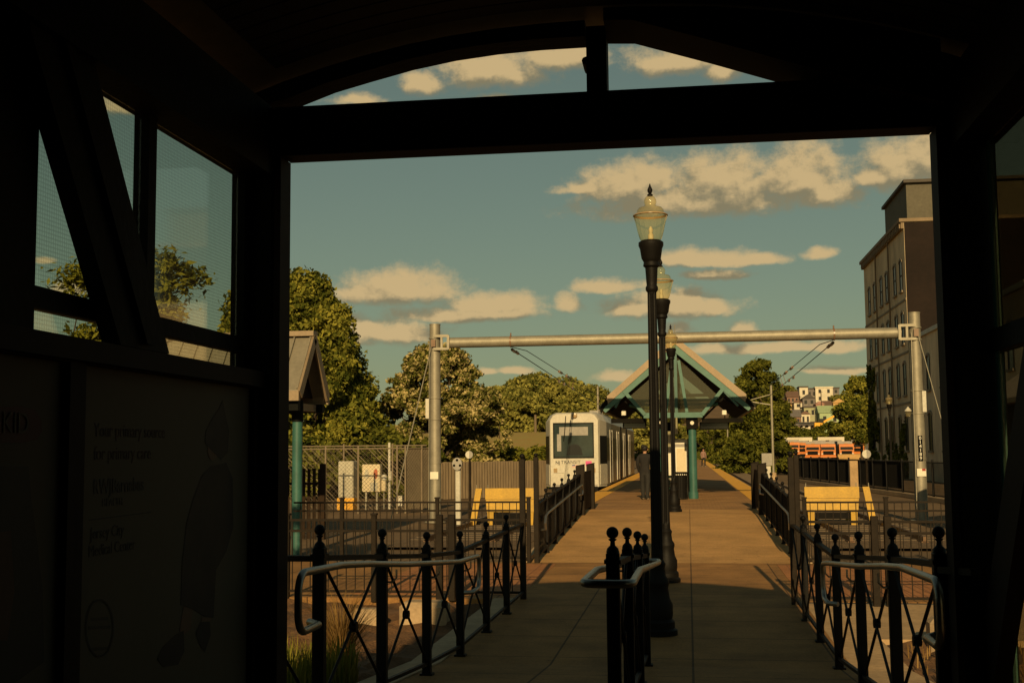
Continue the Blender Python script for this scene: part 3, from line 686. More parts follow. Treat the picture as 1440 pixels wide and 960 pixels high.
# ------------------------------------------------------------------ lamp posts along the middle
def lamp_post(label, group='ornate lamp posts along the station'):
    t = empty('lamp_post', (0,0,0), label, 'lamp post', group)
    MB().lathe([(.19,0),(.19,.05),(.165,.07),(.165,.13),(.14,.16),(.148,.20),(.148,.30),(.12,.36),(.105,.46),(.115,.50),(.115,.53),(.085,.58),(.075,.66),(.085,.70),(.06,.74)], (0,0,0), 20).build('base', 'black_iron', t, True)
    MB().lathe([(.060,.74),(.060,.80),(.057,.84),(.046,3.42),(.046,3.46)], (0,0,0), 28, flute=.13, fz=(.82,3.43)).build('shaft', 'black_iron', t)
    MB().lathe([(.05,3.45),(.064,3.47),(.064,3.50),(.052,3.52),(.056,3.56),(.064,3.70),(.085,3.72),(.078,3.76),(.10,3.80),(.115,3.90),(.128,3.93),(.128,3.965),(.10,3.985)], (0,0,0), 20).build('fitter', 'black_iron', t, True)
    g = MB().lathe([(.095,3.985),(.112,4.0),(.135,4.08),(.155,4.17),(.172,4.235),(.178,4.25),(.150,4.268),(.142,4.275),(.138,4.30),(.120,4.325),(.070,4.340),(.056,4.355),(.064,4.385),(.062,4.41),(.046,4.44),(.02,4.455)], (0,0,0), 32, flute=.06, fz=(3.99,4.24)).build('globe', 'globe_glass', t, True)
    MB().lathe([(.03,3.99),(.03,4.04),(.018,4.06),(.024,4.10),(.01,4.13)], (0,0,0), 10).build('lamp_bulb', 'off_white', g, True)
    MB().lathe([(.16,4.262),(.181,4.25),(.181,4.243),(.165,4.24)], (0,0,0), 32, ring=True).build('rim', 'lamp_amber', g, True)
    MB().lathe([(.028,4.45),(.030,4.465),(.014,4.475),(.026,4.50),(.026,4.52),(.012,4.55),(.004,4.58)], (0,0,0), 12).build('finial', 'black_iron', t, True)
    return t
L1 = lamp_post('nearest ornate black lamp post with glass globe, rising beside the short middle railing'); L1.location = (-.335, 12.4, 0)
L2 = copy_tree(L1); L2.location = (-.335, 17.3, 0); L2['label'] = 'second ornate lamp post, lit along its base at the edge of the shelter shadow'
L3 = copy_tree(L1); L3.location = (-.37, 29.9, .35); L3['label'] = 'third ornate lamp post, before the gabled platform canopy'
L4 = copy_tree(L1); L4.location = (PX(1253, 61), 61, 0); L4['label'] = 'ornate lamp post in front of the tall brick building'
# conduit strapped to the second lamp
# ================================================================== TRACK FURNITURE
def buffer_stop(xc, side, d, label):
    "side -1: the wing plate stands on the -x end"
    t = empty('buffer_stop', (xc, d, -.06), label, 'buffer stop', 'yellow buffer stops at the track ends')
    X = lambda v: xc + side*v
    def plate(pts, y0, y1, name, m='yellow_paint'):
        return MB().prism([(X(a), y0+(.0 if z < .3 else .10*(z-.3)), z) for a, z in pts], (0, y1-y0, 0)).build(name, m, t)
    plate([(-.66,.90),(.66,.90),(.66,.62),(-.66,.62)], d, d+.06, 'board')
    plate([(-.645,.612),(.645,.612),(.62,.30),(-.62,.30)], d+.004, d+.06, 'board')
    plate([(-.60,.296),(-.44,.296),(-.44,-.06),(-.58,-.06)], d, d+.07, 'leg')
    plate([(.44,.296),(.60,.296),(.58,-.06),(.44,-.06)], d, d+.07, 'leg')
    plate([(.74,.90),(.90,.90),(1.06,-.06),(.90,-.06)], d-.05, d+.02, 'wing_plate')
    plate([(-.42,.27),(.42,.27),(.42,.12),(-.42,.12)], d-.10, d+.02, 'buffer_beam', 'rubber_black')
    for s in (-.55, .55):
        b = MB(); b.bar((X(s),d+.08,.85), (X(s),d+1.5,0), .08, .10); b.box(X(s)-.05, X(s)+.05, d+.07, d+1.6, -.06, .05); b.build('rear_strut', 'yellow_paint', t)
    c = MB(); c.box(X(-.7), X(.7), d+.02, d+.10, -.02, .06); c.build('base_beam', 'rubber_black', t)
    for s in (-.62, .60, .90): MB().cyl((X(s),d+.12,.9), (X(s),d+.12,.99), .012, n=6).build('pin', 'galvanised', t)
    return t
buffer_stop(-4.56, -1, 31, 'yellow buffer stop in front of the wooden fence, beside the standing train')
buffer_stop(3.50, 1, 31, 'yellow buffer stop at the empty track, near the dark screened fence')

# overhead gantry
GD = 33.2; GX0, GX1 = PX(612, GD, 590), PX(1291, GD, 590); GZ = PZ(900, 476, GD)
G = empty('catenary_gantry', ((GX0+GX1)/2, GD, -.1), 'pale steel gantry with two round poles and a round beam over both tracks', 'gantry')
for x, sgn in ((GX0, 1), (GX1, -1)):
    b = MB(); b.cyl((x,GD,-.3), (x,GD,5.40), .165, .150, 20); b.cyl((x,GD,5.40), (x,GD,5.43), .158, n=20); b.cyl((x,GD,-.1), (x,GD,-.04), .30, n=20)
    p = b.build('pole', 'galvanised', G, True)
    for z in (5.02, 4.70, 3.35, 2.75, 1.55):
        MB().lathe([(.168,-.018),(.178,-.018),(.178,.018),(.168,.018)], (x,GD,z), 20).build('band', 'galvanised', p, True)
    m = MB(); zc = GZ
    for dz in (-.18, .18): m.box(min(x,x+sgn*.42), max(x,x+sgn*.42), GD-.215, GD-.165, zc+dz-.035, zc+dz+.035)
    m.box(min(x+sgn*.20,x+sgn*.26), max(x+sgn*.20,x+sgn*.26), GD-.21, GD-.165, zc-.20, zc+.20); m.box(min(x+sgn*.38,x+sgn*.45), max(x+sgn*.38,x+sgn*.45), GD-.21, GD-.165, zc-.20, zc+.20)
    m.build('bracket', 'galvanised', G)
    MB().box(x-.06, x+.06, GD-.24, GD-.17, zc-.12, zc+.08).build('shackle', 'porcelain', G)
    e = MB(); ex = x - sgn*1.15 if sgn > 0 else x + .62
    ez = 0.0 if sgn > 0 else 2.0
    e.cyl((x-sgn*.05,GD-.18,GZ-.05), (ex,GD-.5,ez), .016 if sgn > 0 else .011, n=6); e.cyl((x-.12,GD-.18,GZ), (x-.15,GD-.19,.2), .012, n=5); e.build('guy_wire', 'galvanised', G)
    q = MB(); q.box(x+(.10 if sgn < 0 else -.24), x+(.20 if sgn < 0 else -.14), GD-.16, GD-.10, 2.78, 3.33); q.build('junction_plate', 'off_white', G)
    st = MB(); st.box(x-.11, x+.12, GD-.180, GD-.163, 1.10, 1.30); st.build('worn_sticker', 'white_panel', G)
st = MB(); st.box(GX1-.055, GX1+.055, GD-.186, GD-.160, 1.50, 2.16); pl = st.build('number_plate', 'black_gloss', G)
for i, ch in enumerate('014189'):
    lettering('numeral', ch, .125, 'letter_white', pl, (GX1, GD-.188, 2.055-i*.105), (1,0,0), (0,0,1), .001, 'CENTER')
b = MB(); b.box(GX1+.02, GX1+.11, GD-.184, GD-.1805, 1.24, 1.30); b.build('red_mark', 'tail_red', G)
MB().cyl((GX0+.36,GD,GZ), (GX1-.36,GD,GZ), .148, n=20).build('crossbeam', 'galvanised', G, True)
WX = ((-4.83, 'overhead wires running above the standing train'), (3.93, 'overhead wires running above the empty track'))
for x, _ in WX:
    b = MB(); b.lathe([(.155,-.02),(.165,-.02),(.165,.02),(.155,.02)], (0,0,0), 20)
    b.v = [(x+vz, GD+vx, GZ+vy) for vx, vy, vz in b.v]; b.cyl((x,GD,GZ+.14), (x,GD,GZ+.24), .02, n=6); b.build('clamp', 'porcelain', G)
for x, lab in WX:
    t = empty('overhead_wire', (x, GD, 4.6), lab, 'wire')
    sg = 1 if x < 0 else -1
    za, zb = GZ-.20, GZ-.24
    c = MB(); c.tube([(x,GD+.02,za), (x,60,za-.30), (x,80,za-.34), (x,180,za-.36)], .014, 5); c.build('contact_wire', 'black_iron', t)
    c = MB(); c.tube([(x+.0*sg,GD,GZ-.15),(x+.10*sg,GD+2.6,GZ-.05), (x+.10*sg,60,GZ-.10), (x+.10*sg,80,GZ), (x+.10*sg,180,GZ)], .012, 5); c.build('messenger_wire', 'black_iron', t)
    for y in (GD+.5, GD+1.2):
        MB().cyl((x,y-.25,za-.006), (x,y+.25,za-.02), .045, n=8).build('insulator', 'porcelain', t, True)
    for y in (45.5, 48.2): MB().cyl((x+.10*sg,y-.5,GZ-.075), (x+.10*sg,y+.5,GZ-.08), .05, n=8).build('insulator', 'porcelain', t, True)
    for y in (49.5, 51, 66, 80):
        MB().cyl((x,y,za-.24 if y < 60 else za-.32), (x+.10*sg,y,GZ-.08), .010, n=5).build('dropper', 'porcelain', t)
    for y in (46, 48, 51.5): MB().box(x-.03, x+.03, y-.25, y+.25, za-.24, za-.14).build('clamp', 'porcelain', t)

# slim poles further along the tracks
def mast(px, d, h, lab, arm=0):
    x = PX(px, d); t = empty('track_mast', (x, d, -.1), lab, 'pole', 'slim masts along the tracks')
    b = MB(); b.cyl((x,d,-.2), (x,d,h), .09, .08, 10); b.build('shaft', 'galvanised', t, True)
    MB().cyl((x,d,-.12), (x,d,.35), .22, .18, 10).build('footing', 'kerb_concrete', t)
    if arm: m = MB(); m.bar((x,d,h-1.3), (x+arm,d,h-1.0), .06, .06); m.bar((x,d,h-.6), (x+arm*.9,d,h-1.0), .04, .04); m.build('arm', 'galvanised', t)
    return t
mast(1087, 81, 6.05, 'tall pale mast with a grey cabinet at its foot', -1.7)
mast(1024, 150, 4.5, 'pale mast seen past the dark sign panel, nearer of two')
mast(1006, 196, 5.2, 'pale mast seen past the teal column, farther of two')
mast(842, 92, 6.75, 'thin pale mast rising behind the train roof'); 
def pole(px, d, z0, z1, r, lab, m='wood_fence', arm=False):
    x = PX(px, d, 600); t = empty('utility_pole', (x, d, z0), lab, 'pole')
    MB().cyl((x,d,z0-.3), (x,d,z1), r, r*.75, 8).build('shaft', m, t, True)
    c = MB(); c.box(x-.5 if arm else x-.12, x+.5 if arm else x+.12, d-.06, d+.06, z1-.5, z1-.38); c.build('crossarm', m, t)
    return t
pole(753, 128, 3.3, PZ(753, 583, 128), .17, 'bare wooden pole on the slope behind the train')
pole(702, 110, 2.6, PZ(702, 573, 110), .06, 'thin dark pole on the slope beyond the hedge', 'bark', True)
# cabinet by the mast
t = empty('signal_cabinet', (PX(1078,72), 72, -.1), 'grey box on a pale stand beside the tall mast', 'cabinet')
x = PX(1078, 72); MB().cbox(x-.30, x+.30, 71.7, 72.2, PZ(1078,654,72), PZ(1078,637,72), .02).build('box', 'grey_box', t)
b = MB(); b.box(x-.22, x+.20, 71.8, 72.1, -.1, PZ(1078,655,72)); b.build('stand', 'off_white', t)
# disc signs
def disc_sign(px, py, d, r, lab, m='off_white', base=-.1, oval=1.0, thick=.03, dots=False, unlit=None):
    q = P(px, py, d); t = empty('disc_sign' if not dots else 'track_signal', (q.x, d, base), lab, 'sign' if not dots else 'signal')
    MB().cyl((q.x,d,base-.1), (q.x,d,q.z-r*.2), .028 if not dots else .075, n=8).build('post', 'off_white' if dots else 'dark_bronze', t, True)
    b = MB(); b.prism([(q.x+r*math.cos(a), d-.05, q.z+r*oval*math.sin(a)) for a in [2*PI*k/24 for k in range(24)]], (0, -thick, 0)); b.build('plate', m, t)
    if unlit:
        b = MB(); b.prism([(q.x+r*1.001*math.cos(a), d-.083, q.z+r*oval*1.001*math.sin(a)) for a in [-PI/2+PI*k/12 for k in range(13)]], (0, -.004, 0)); b.build('unlit_half', unlit, t)  # grey half-disc paints the side of the sign left unlit
    if dots:
        for dx, dz in ((0,.10),(-.08,-.04),(.08,-.04)):
            MB().cyl((q.x+dx,d-.09,q.z+dz), (q.x+dx,d-.13,q.z+dz), .035, n=10).build('lens', 'black_gloss', t, True)
    return t
disc_sign(660.5, 639, 31.8, .10, 'small white round sign half hidden above the wooden fence', unlit='grey_box')
disc_sign(1218, 638, 34, .115, 'white round sign on a thin post behind the shaded buffer stop', unlit='grey_box')
disc_sign(644, 652, 31.5, .128, 'grey oval track signal with three lenses on a pale post', 'grey_box', oval=1.3, thick=.08, dots=True)

# ------------------------------------------------------------------ the train
def train():
    d0 = 52.0; xc = -4.85; hw = 1.33; L = 28.0; zt = 3.5
    t = empty('light_rail_train', (xc, d0, 0), 'white light rail train with a large square windshield standing at the platform', 'train')
    def sec(w, top, ch, z0=.32): return [(-w,z0),(w,z0),(w,top-ch*1.25),(w-ch*.55,top-ch*.35),(w-ch*1.3,top),(-w+ch*1.3,top),(-w+ch*.55,top-ch*.35),(-w,top-ch*1.25)]
    b = MB(); b.loft([[(xc+x,y,z) for x, z in sec(w, tp, ch)] for y, w, tp, ch in ((d0,1.03,zt-.06,.22),(d0+.16,1.10,zt,.26),(d0+.95,hw,zt+.02,.34),(d0+4,hw,zt+.02,.34))])
    body = b.build('cab_body', 'white_shell', t)
    b = MB(); b.loft([[(xc+x,y,z) for x, z in sec(hw-.004, zt+.016, .34, .30)] for y in (d0+4.002, d0+L)]); b.build('car_body', 'train_side', t)
    fx = lambda px: xc + (px-806.5)/1700*d0 - .0
    # front
    yF = d0-.004; Z = lambda py: PZ(808, py, d0)
    x0, x1 = xc-.86, xc+.80
    def front(name, a0, a1, z0, z1, m, dy=.012, par=None):
        return MB().box(a0, a1, yF-dy, yF, z0, z1).build(name, m, par or t)
    ws = front('windshield', x0, x1, Z(642), Z(596), 'train_glass', .014)
    front('bulkhead_reflection', x0+.22, x1-.20, Z(612), Z(600), 'grey_box', .0155, ws)  # pale plate on the glass, painted in as the bulkhead's reflection
    MB().prism([(xc-.30+.62*.5*(1+math.cos(a))+.0, yF-.002, Z(634)+.30*math.sin(a)) for a in [PI*k/12 for k in range(13)]]+[(xc-.36,yF-.002,Z(640)),(xc+.36,yF-.002,Z(640))][::1], (0,-.0145,0)).build('dashboard', 'window_dark', ws)
    front('seat_back', x0+.12, x0+.30, Z(634), Z(610), 'grey_box', .0152, ws)
    for a in ((x0-.05,x1+.05,Z(596)+.001,Z(596)+.06),(x0-.05,x1+.05,Z(642)-.06,Z(642)-.001),(x0-.05,x0-.001,Z(642),Z(596)),(x1+.001,x1+.05,Z(642),Z(596))):
        front('windshield_frame', *a, 'black_gloss', .02, ws)
    MB().tube([(xc-.35,yF-.03,Z(596)+.35),(xc-.40,yF-.03,Z(606)),(xc-.45,yF-.03,Z(620))], .018, 6).build('wiper', 'rubber_black', ws)
    front('bumper', xc-.98, xc+.98, .33, .42, 'grey_box', .03)
    b = MB(); b.lathe([(.001,0),(.10,0),(.12,-.05),(.10,-.08),(.05,-.09)], (0,0,0), 16); b.v = [(xc+.03+x, yF+z, Z(584)+y) for x, y, z in b.v]; b.build('roof_lamp', 'lamp_amber', t, True)
    hl = front('headlight', xc-.90, xc-.42, Z(664.5), Z(657.5), 'off_white', .02); front('turn_lamp', xc-.90, xc-.74, Z(664)+.0, Z(658), 'lamp_amber', .028, hl)
    hr = front('headlight', xc+.42, xc+.90, Z(664.5), Z(657.5), 'off_white', .02); front('turn_lamp', xc+.74, xc+.90, Z(664), Z(658), 'lamp_amber', .028, hr)
    front('pink_ribbon', xc+.48, xc+.74, Z(655), Z(648), 'magenta', .016)
    lettering('lettering', 'TRANSIT', .20, 'letter_dark', t, (xc-.58, yF-.004, Z(651.6)), (1,0,0), (0,0,1), .003, spacing=1.08)
    lettering('lettering', 'NJ', .19, 'letter_dark', t, (xc-.82, yF-.004, Z(652.0)), (1,0,0), (0,0,1), .003, bold=.004)
    fl = front('flag', xc-.10, xc+.24, Z(657), Z(653.2), 'letter_white', .006)
    for i in range(4): front('flag_stripe', xc-.10, xc+.24, Z(657)+.030*i+.002, Z(657)+.030*i+.016, 'flag_red', .010, fl)
    front('flag_canton', xc-.10, xc+.03, Z(655)+.0, Z(653.2), 'flag_blue', .013, fl)
    # swept corners: black side glass and white lower panel
    for s in (-1, 1):
        for nm, z0, z1, m, e in (('corner_window', Z(652), Z(612.5), 'window_dark', .012), ('corner_panel', .42, Z(653.5), 'white_shell', .02)):
            b = MB(); a0 = (xc+s*(1.09+e), d0+.14); a1 = (xc+s*(hw+e), d0+.97)
            b.prism([(a0[0],a0[1],z0),(a1[0],a1[1],z0),(a1[0],a1[1],z1),(a0[0],a0[1],z1)], (-s*.02, .008, 0)); b.build(nm, m, t)
    b = MB(); b.box(xc-1.0, xc+1.0, d0+.05, d0+L, .0, .315); b.build('underframe', 'rubber_black', t)
    MB().box(xc-.18, xc+.18, d0-.28, d0+.05, .12, .30).build('coupler', 'rubber_black', t)
    # side towards the platform and the far side
    for s in (-1, 1):
        xs_ = xc+s*hw
        def side(nm, y0, y1, z0, z1, m, e=.010, par=None):
            return MB().box(min(xs_-s*.02, xs_+s*e), max(xs_-s*.02, xs_+s*e), y0, y1, z0, z1).build(nm, m, par or t)
        side('side_band', d0+1.05, d0+3.98, 1.42, 2.42, 'window_dark', .006)
        side('side_band', d0+4.02, d0+L-.02, 1.42, 2.42, 'window_dark', .006)
        for k, y in enumerate((d0+3.2, d0+8.6, d0+14.6, d0+20.6)):
            dr = side('door', y, y+1.5, .42, 2.72, 'train_side', .014)
            side('door_window', y+.12, y+.68, 1.2, 2.35, 'window_dark', .020, dr); side('door_window', y+.82, y+1.38, 1.2, 2.35, 'window_dark', .020, dr)
            side('door_post', y-.07, y-.005, .42, 2.80, 'off_white', .024, dr); side('door_post', y+1.505, y+1.57, .42, 2.80, 'off_white', .024, dr)
        for y in (d0+11.8, d0+17.6): side('bellows', y, y+.9, .36, 3.1, 'rubber_black', .018)
    b = MB()
    for k in range(5): b.box(xc+.55, xc+.95, d0+1.6+k*.62, d0+1.95+k*.62, zt+.0, zt+.13)
    b.build('roof_resistor', 'grey_box', t)
    MB().box(xc-.85, xc+.85, d0+6, d0+12, zt+.02, zt+.10).build('roof_unit', 'off_white', t)
    for y in (d0+2.5, d0+4.3, d0+23.5, d0+25.3):
        for s in (-1, 1):
            b = MB(); b.cyl((xc+s*.65,y,.33), (xc+s*.80,y,.33), .32, n=18); b.build('wheel', 'rail_steel', t, True)
train()

# ------------------------------------------------------------------ the gabled platform canopy
CD = 37.5; CX0 = -.46
K = empty('platform_canopy', (CX0, 43, .35), 'gabled platform canopy with teal frame, glazed gable and teal column', 'canopy')
def C(px, py, d=CD): q = P(px, py, d); return q
ap = C(949, 479); CXm = ap.x
eL, eR = C(841, 570), C(1056, 572)
hwid = (eR.x-eL.x)/2; zE = (eL.z+eR.z)/2; zA = ap.z
CB = CD+15
def rz_(x): return zA - (zA-zE)*abs(x-CXm)/hwid
for s in (-1, 1):
    xe = CXm+s*hwid
    b = MB(); b.loft([[(CXm,y,zA),(xe,y,zE),(xe,y,zE+.09),(CXm,y,zA+.13)] for y in (CD+.1, CB)]); b.build('roof_slope', 'tan_metal', K)
    b = MB(); b.loft([[(CXm,y,zA-.015),(xe,y,zE-.015),(xe,y,zE-.05),(CXm,y,zA-.05)] for y in (CD+.15, CB-.1)]); b.build('ceiling', 'dark_ceiling', K)
    # tan fascia, then the teal rake beam under it
    fy = CD
    xm = CXm+s*hwid*.90
    b = MB(); b.prism([(CXm,fy,zA+.14),(CXm,fy,zA-.10),(xm,fy,rz_(xm)-.10),(xm+s*.03,fy,rz_(xm)+.14)], (0,.08,0)); b.build('fascia', 'tan_metal', K)
    b = MB(); b.prism([(CXm,fy+.02,zA-.11),(CXm,fy+.02,zA-.36),(xe-s*.15,fy+.02,rz_(xe-s*.15)-.30),(xe-s*.05,fy+.02,rz_(xe-s*.05)-.11)], (0,.12,0)); b.build('rake_beam', 'teal_light', K)
    MB().prism([(xm+s*.04,fy+.0,rz_(xm)+.10),(xm+s*.04,fy,rz_(xm)-.10),(xe,fy,zE-.22),(xe+s*.02,fy,zE-.02)], (0,.10,0)).build('eave_box', 'dark_ceiling', K)
    MB().box(min(xe,xe+s*.07), max(xe,xe+s*.07), fy+.11, CB, zE-.10, zE+.06).build('gutter', 'tan_metal', K)
    # inner leg from the small gable down to the tie beam, and its arched brace
    sx, sz = (C(876,552).x, C(876,552).z) if s < 0 else (C(1018,549).x, C(1018,549).z)
    tx, tz = (C(907,582).x, C(907,582).z) if s < 0 else (C(987,582).x, C(987,582).z)
    b = MB(); b.bar((sx-s*.03,fy+.08,sz+.05), (tx,fy+.08,tz-.02), .11, .17, (0,1,0)); b.build('gable_leg', 'teal_light', K)
    b = MB(); b.bar((sx,fy+.09,sz), (xe-s*.45,fy+.09,zE-.02), .07, .10, (0,1,0)); b.build('gable_leg', 'teal_paint', K)
    q = [C(px_, py_) for px_, py_ in (((884,569),(893,571),(900,576),(905,584)) if s < 0 else ((1010,567),(1000,569),(992,575),(986,584)))]
    MB().tube([(p.x,fy+.3,p.z) for p in q], .06, 8).build('arched_brace', 'teal_paint', K, True)
    # eave truss behind the small gable
    MB().box(min(tx,xe-s*.3), max(tx,xe-s*.3), fy+.35, fy+.5, tz-.26, tz-.12).build('eave_beam', 'dark_ceiling', K)
    b = MB(); b.bar((tx,fy+.42,tz-.15), (sx,fy+.42,sz-.2), .06, .06); b.bar((sx,fy+.42,sz-.2), (xe-s*.3,fy+.42,zE-.1), .06, .06); b.build('truss', 'dark_ceiling', K)
    b = MB(); b.cbox(sx-.07, sx+.07, fy+.2, fy+.34, tz-.02, tz+.12, .02); b.build('floodlight', 'white_panel', K)
    for y in (CD+.38, CD+7.2, CB-1.0):
        x = C(974.5,650).x if s > 0 else 2*CXm-C(974.5,650).x
        b = MB(); b.cyl((x,y,.35), (x,y,tz-.28), .125, n=20); b.cyl((x,y,.35), (x,y,.55), .15, n=20); b.build('column', 'teal_paint', K, True)
        MB().cbox(x-.18, x+.18, y-.18, y+.18, tz-.44, tz-.10, .02).build('column_head', 'dark_ceiling', K)
        if y < CD+2: MB().cyl((x,y-.185,tz-.26), (x,y-.20,tz-.26), .06, n=14).build('bolt_cap', 'white_panel', K, True)
zt_ = C(945,583).z; xl, xr = C(905,583).x, C(988,583).x
MB().box(xl, xr, CD+.02, CD+.15, zt_-.09, zt_+.07).build('tie_beam', 'teal_light', K)
MB().bar((CXm,CD+.09,zA-.4), (CXm,CD+.09,zt_+.07), .09, .09, (0,1,0)).build('gable_post', 'teal_paint', K)
b = MB(); b.bar((CXm+.1,CD+.11,zA-.6), (C(966,580).x,CD+.11,zt_+.08), .09, .07, (0,1,0)); b.bar((CXm-.1,CD+.11,zA-.6), (2*CXm-C(966,580).x,CD+.11,zt_+.08), .09, .07, (0,1,0)); b.build('gable_strut', 'teal_light', K)
gp = [C(950,500), C(882,560), C(908,580), C(986,580), C(1012,558)]
MB().prism([(p.x,CD+.125,p.z) for p in gp], (0,.012,0)).build('gable_glass', 'canopy_glass', K)
MB().prism([(p.x,CB-.1,p.z) for p in gp], (0,.012,0)).build('gable_glass', 'canopy_glass', K)
for y in (CD+4, CD+8, CD+12):
    b = MB(); b.bar((CXm-hwid*.7,y,rz_(CXm-hwid*.7)-.1), (CXm+hwid*.7,y,rz_(CXm+hwid*.7)-.1), .1, .1); b.bar((CXm,y,zt_),(CXm,y,zA-.1),.08,.08); b.build('roof_truss', 'teal_paint', K)
MB().cyl((CXm,CD+.6,zA), (CXm,CD+.6,zA+.55), .012, n=5).build('lightning_rod', 'galvanised', K)
# hanging signs
def hang(px0, px1, py0, py1, d, lab, m='black_gloss', cat='sign', frame='grey_box'):
    a, c = P(px0, py1, d), P(px1, py0, d); t = empty('hanging_sign', ((a.x+c.x)/2, d, a.z), lab, cat)
    MB().cbox(a.x, c.x, d-.07, d+.07, a.z, c.z, .012).build('case', 'dark_ceiling', t)
    MB().box(a.x+.04, c.x-.04, d-.078, d-.071, a.z+.03, c.z-.03).build('face', m, t)
    b = MB()
    for x in (a.x+.12, c.x-.12): b.cyl((x,d,c.z), (x,d,c.z+.35), .015, n=6)
    b.build('hanger', 'dark_ceiling', t); return t
hang(984, 1025, 592.5, 604, 38.2, 'dark hanging display board beside the teal column')
hang(876, 909, 591.5, 602.5, 38.2, 'dark hanging display board over the train side of the platform')
a, c = P(945.5, 610, 40), P(952.5, 583, 40)
t = empty('station_sign', ((a.x+c.x)/2, 40, a.z), 'narrow upright white sign with vertical lettering under the canopy', 'sign')
MB().cbox(a.x, c.x, 39.95, 40.05, a.z, c.z, .01).build('board', 'white_panel', t)
b = MB(); b.cyl(((a.x+c.x)/2,40,c.z), ((a.x+c.x)/2,40,c.z+.4), .02, n=6); b.build('hanger', 'dark_ceiling', t)
# map case, notice panel
a, c = P(950.5, 700, 39.6), P(966.5, 617, 39.6)
t = empty('map_case', ((a.x+c.x)/2, 39.6, .35), 'pale map case standing behind the bin beside the teal column', 'map case')
MB().cbox(a.x, c.x, 39.55, 39.7, .35, c.z, .01).build('case', 'white_panel', t)
MB().box(a.x-.01, c.x+.01, 39.53, 39.545, P(955,628,39.6).z, P(955,624,39.6).z).build('rail', 'grey_box', t)
MB().box(a.x+.05, c.x-.06, 39.535, 39.548, P(955,664,39.6).z, P(955,630,39.6).z).build('map_sheet', 'cabinet_cream', t)
b = MB(); b.box(c.x+.002, c.x+.12, 39.56, 39.7, .35, c.z+.02); b.build('side_post', 'dark_bronze', t)
a, c = P(935, 668, 40.5), P(943.5, 606, 40.5)
t = empty('notice_panel', ((a.x+c.x)/2, 40.5, .35), 'narrow pale notice panel seen between the lamp posts', 'notice board')
MB().cbox(a.x, c.x, 40.45, 40.55, a.z, c.z, .01).build('panel', 'white_panel', t)
b = MB(); b.box(a.x+.02, a.x+.06, 40.46, 40.54, .35, a.z-.002); b.box(c.x-.06, c.x-.02, 40.46, 40.54, .35, a.z-.002); b.build('leg', 'dark_bronze', t)
# litter bin
q = P(957.5, 700, 37.3)
t = empty('litter_bin', (q.x, 37.3, .35), 'black slatted litter bin before the pale map case', 'bin')
b = MB(); b.cyl((q.x,37.3,.40), (q.x,37.3,1.08), .20, n=20); b.build('liner', 'rubber_black', t, True)
b = MB()
for k in range(22):
    an = 2*PI*k/22; b.bar((q.x+.215*math.cos(an),37.3+.215*math.sin(an),.38), (q.x+.235*math.cos(an),37.3+.235*math.sin(an),1.13), .03, .012, (math.cos(an),math.sin(an),0))
b.build('slats', 'black_iron', t)
MB().lathe([(.235,0),(.262,0),(.262,.05),(.24,.06),(.235,.02)], (q.x,37.3,1.12), 22).build('rim', 'black_iron', t, True)
# platform bench seat seen edge-on behind the lamps
x = P(943, 700, 35.5).x
t = empty('bench', (x, 35.8, .35), 'dark perforated bench between the lamp post and the bin', 'bench')
MB().box(x-.26, x+.10, 35.2, 36.6, .78, .81).build('seat', 'dark_bronze', t)
MB().prism([(x-.26,35.2,.83),(x-.30,35.2,1.2),(x-.27,35.2,1.2),(x-.23,35.2,.83)], (0,1.4,0)).build('backrest', 'dark_bronze', t)
for y in (35.25, 36.5):
    MB().tube([(x+.12,y,.35),(x+.10,y,.78),(x+.14,y,1.0),(x-.26,y,1.0)], .02, 6).build('leg', 'galvanised', t, True); MB().cyl((x-.22,y,.35),(x-.22,y,.78), .02, n=6).build('leg', 'galvanised', t)

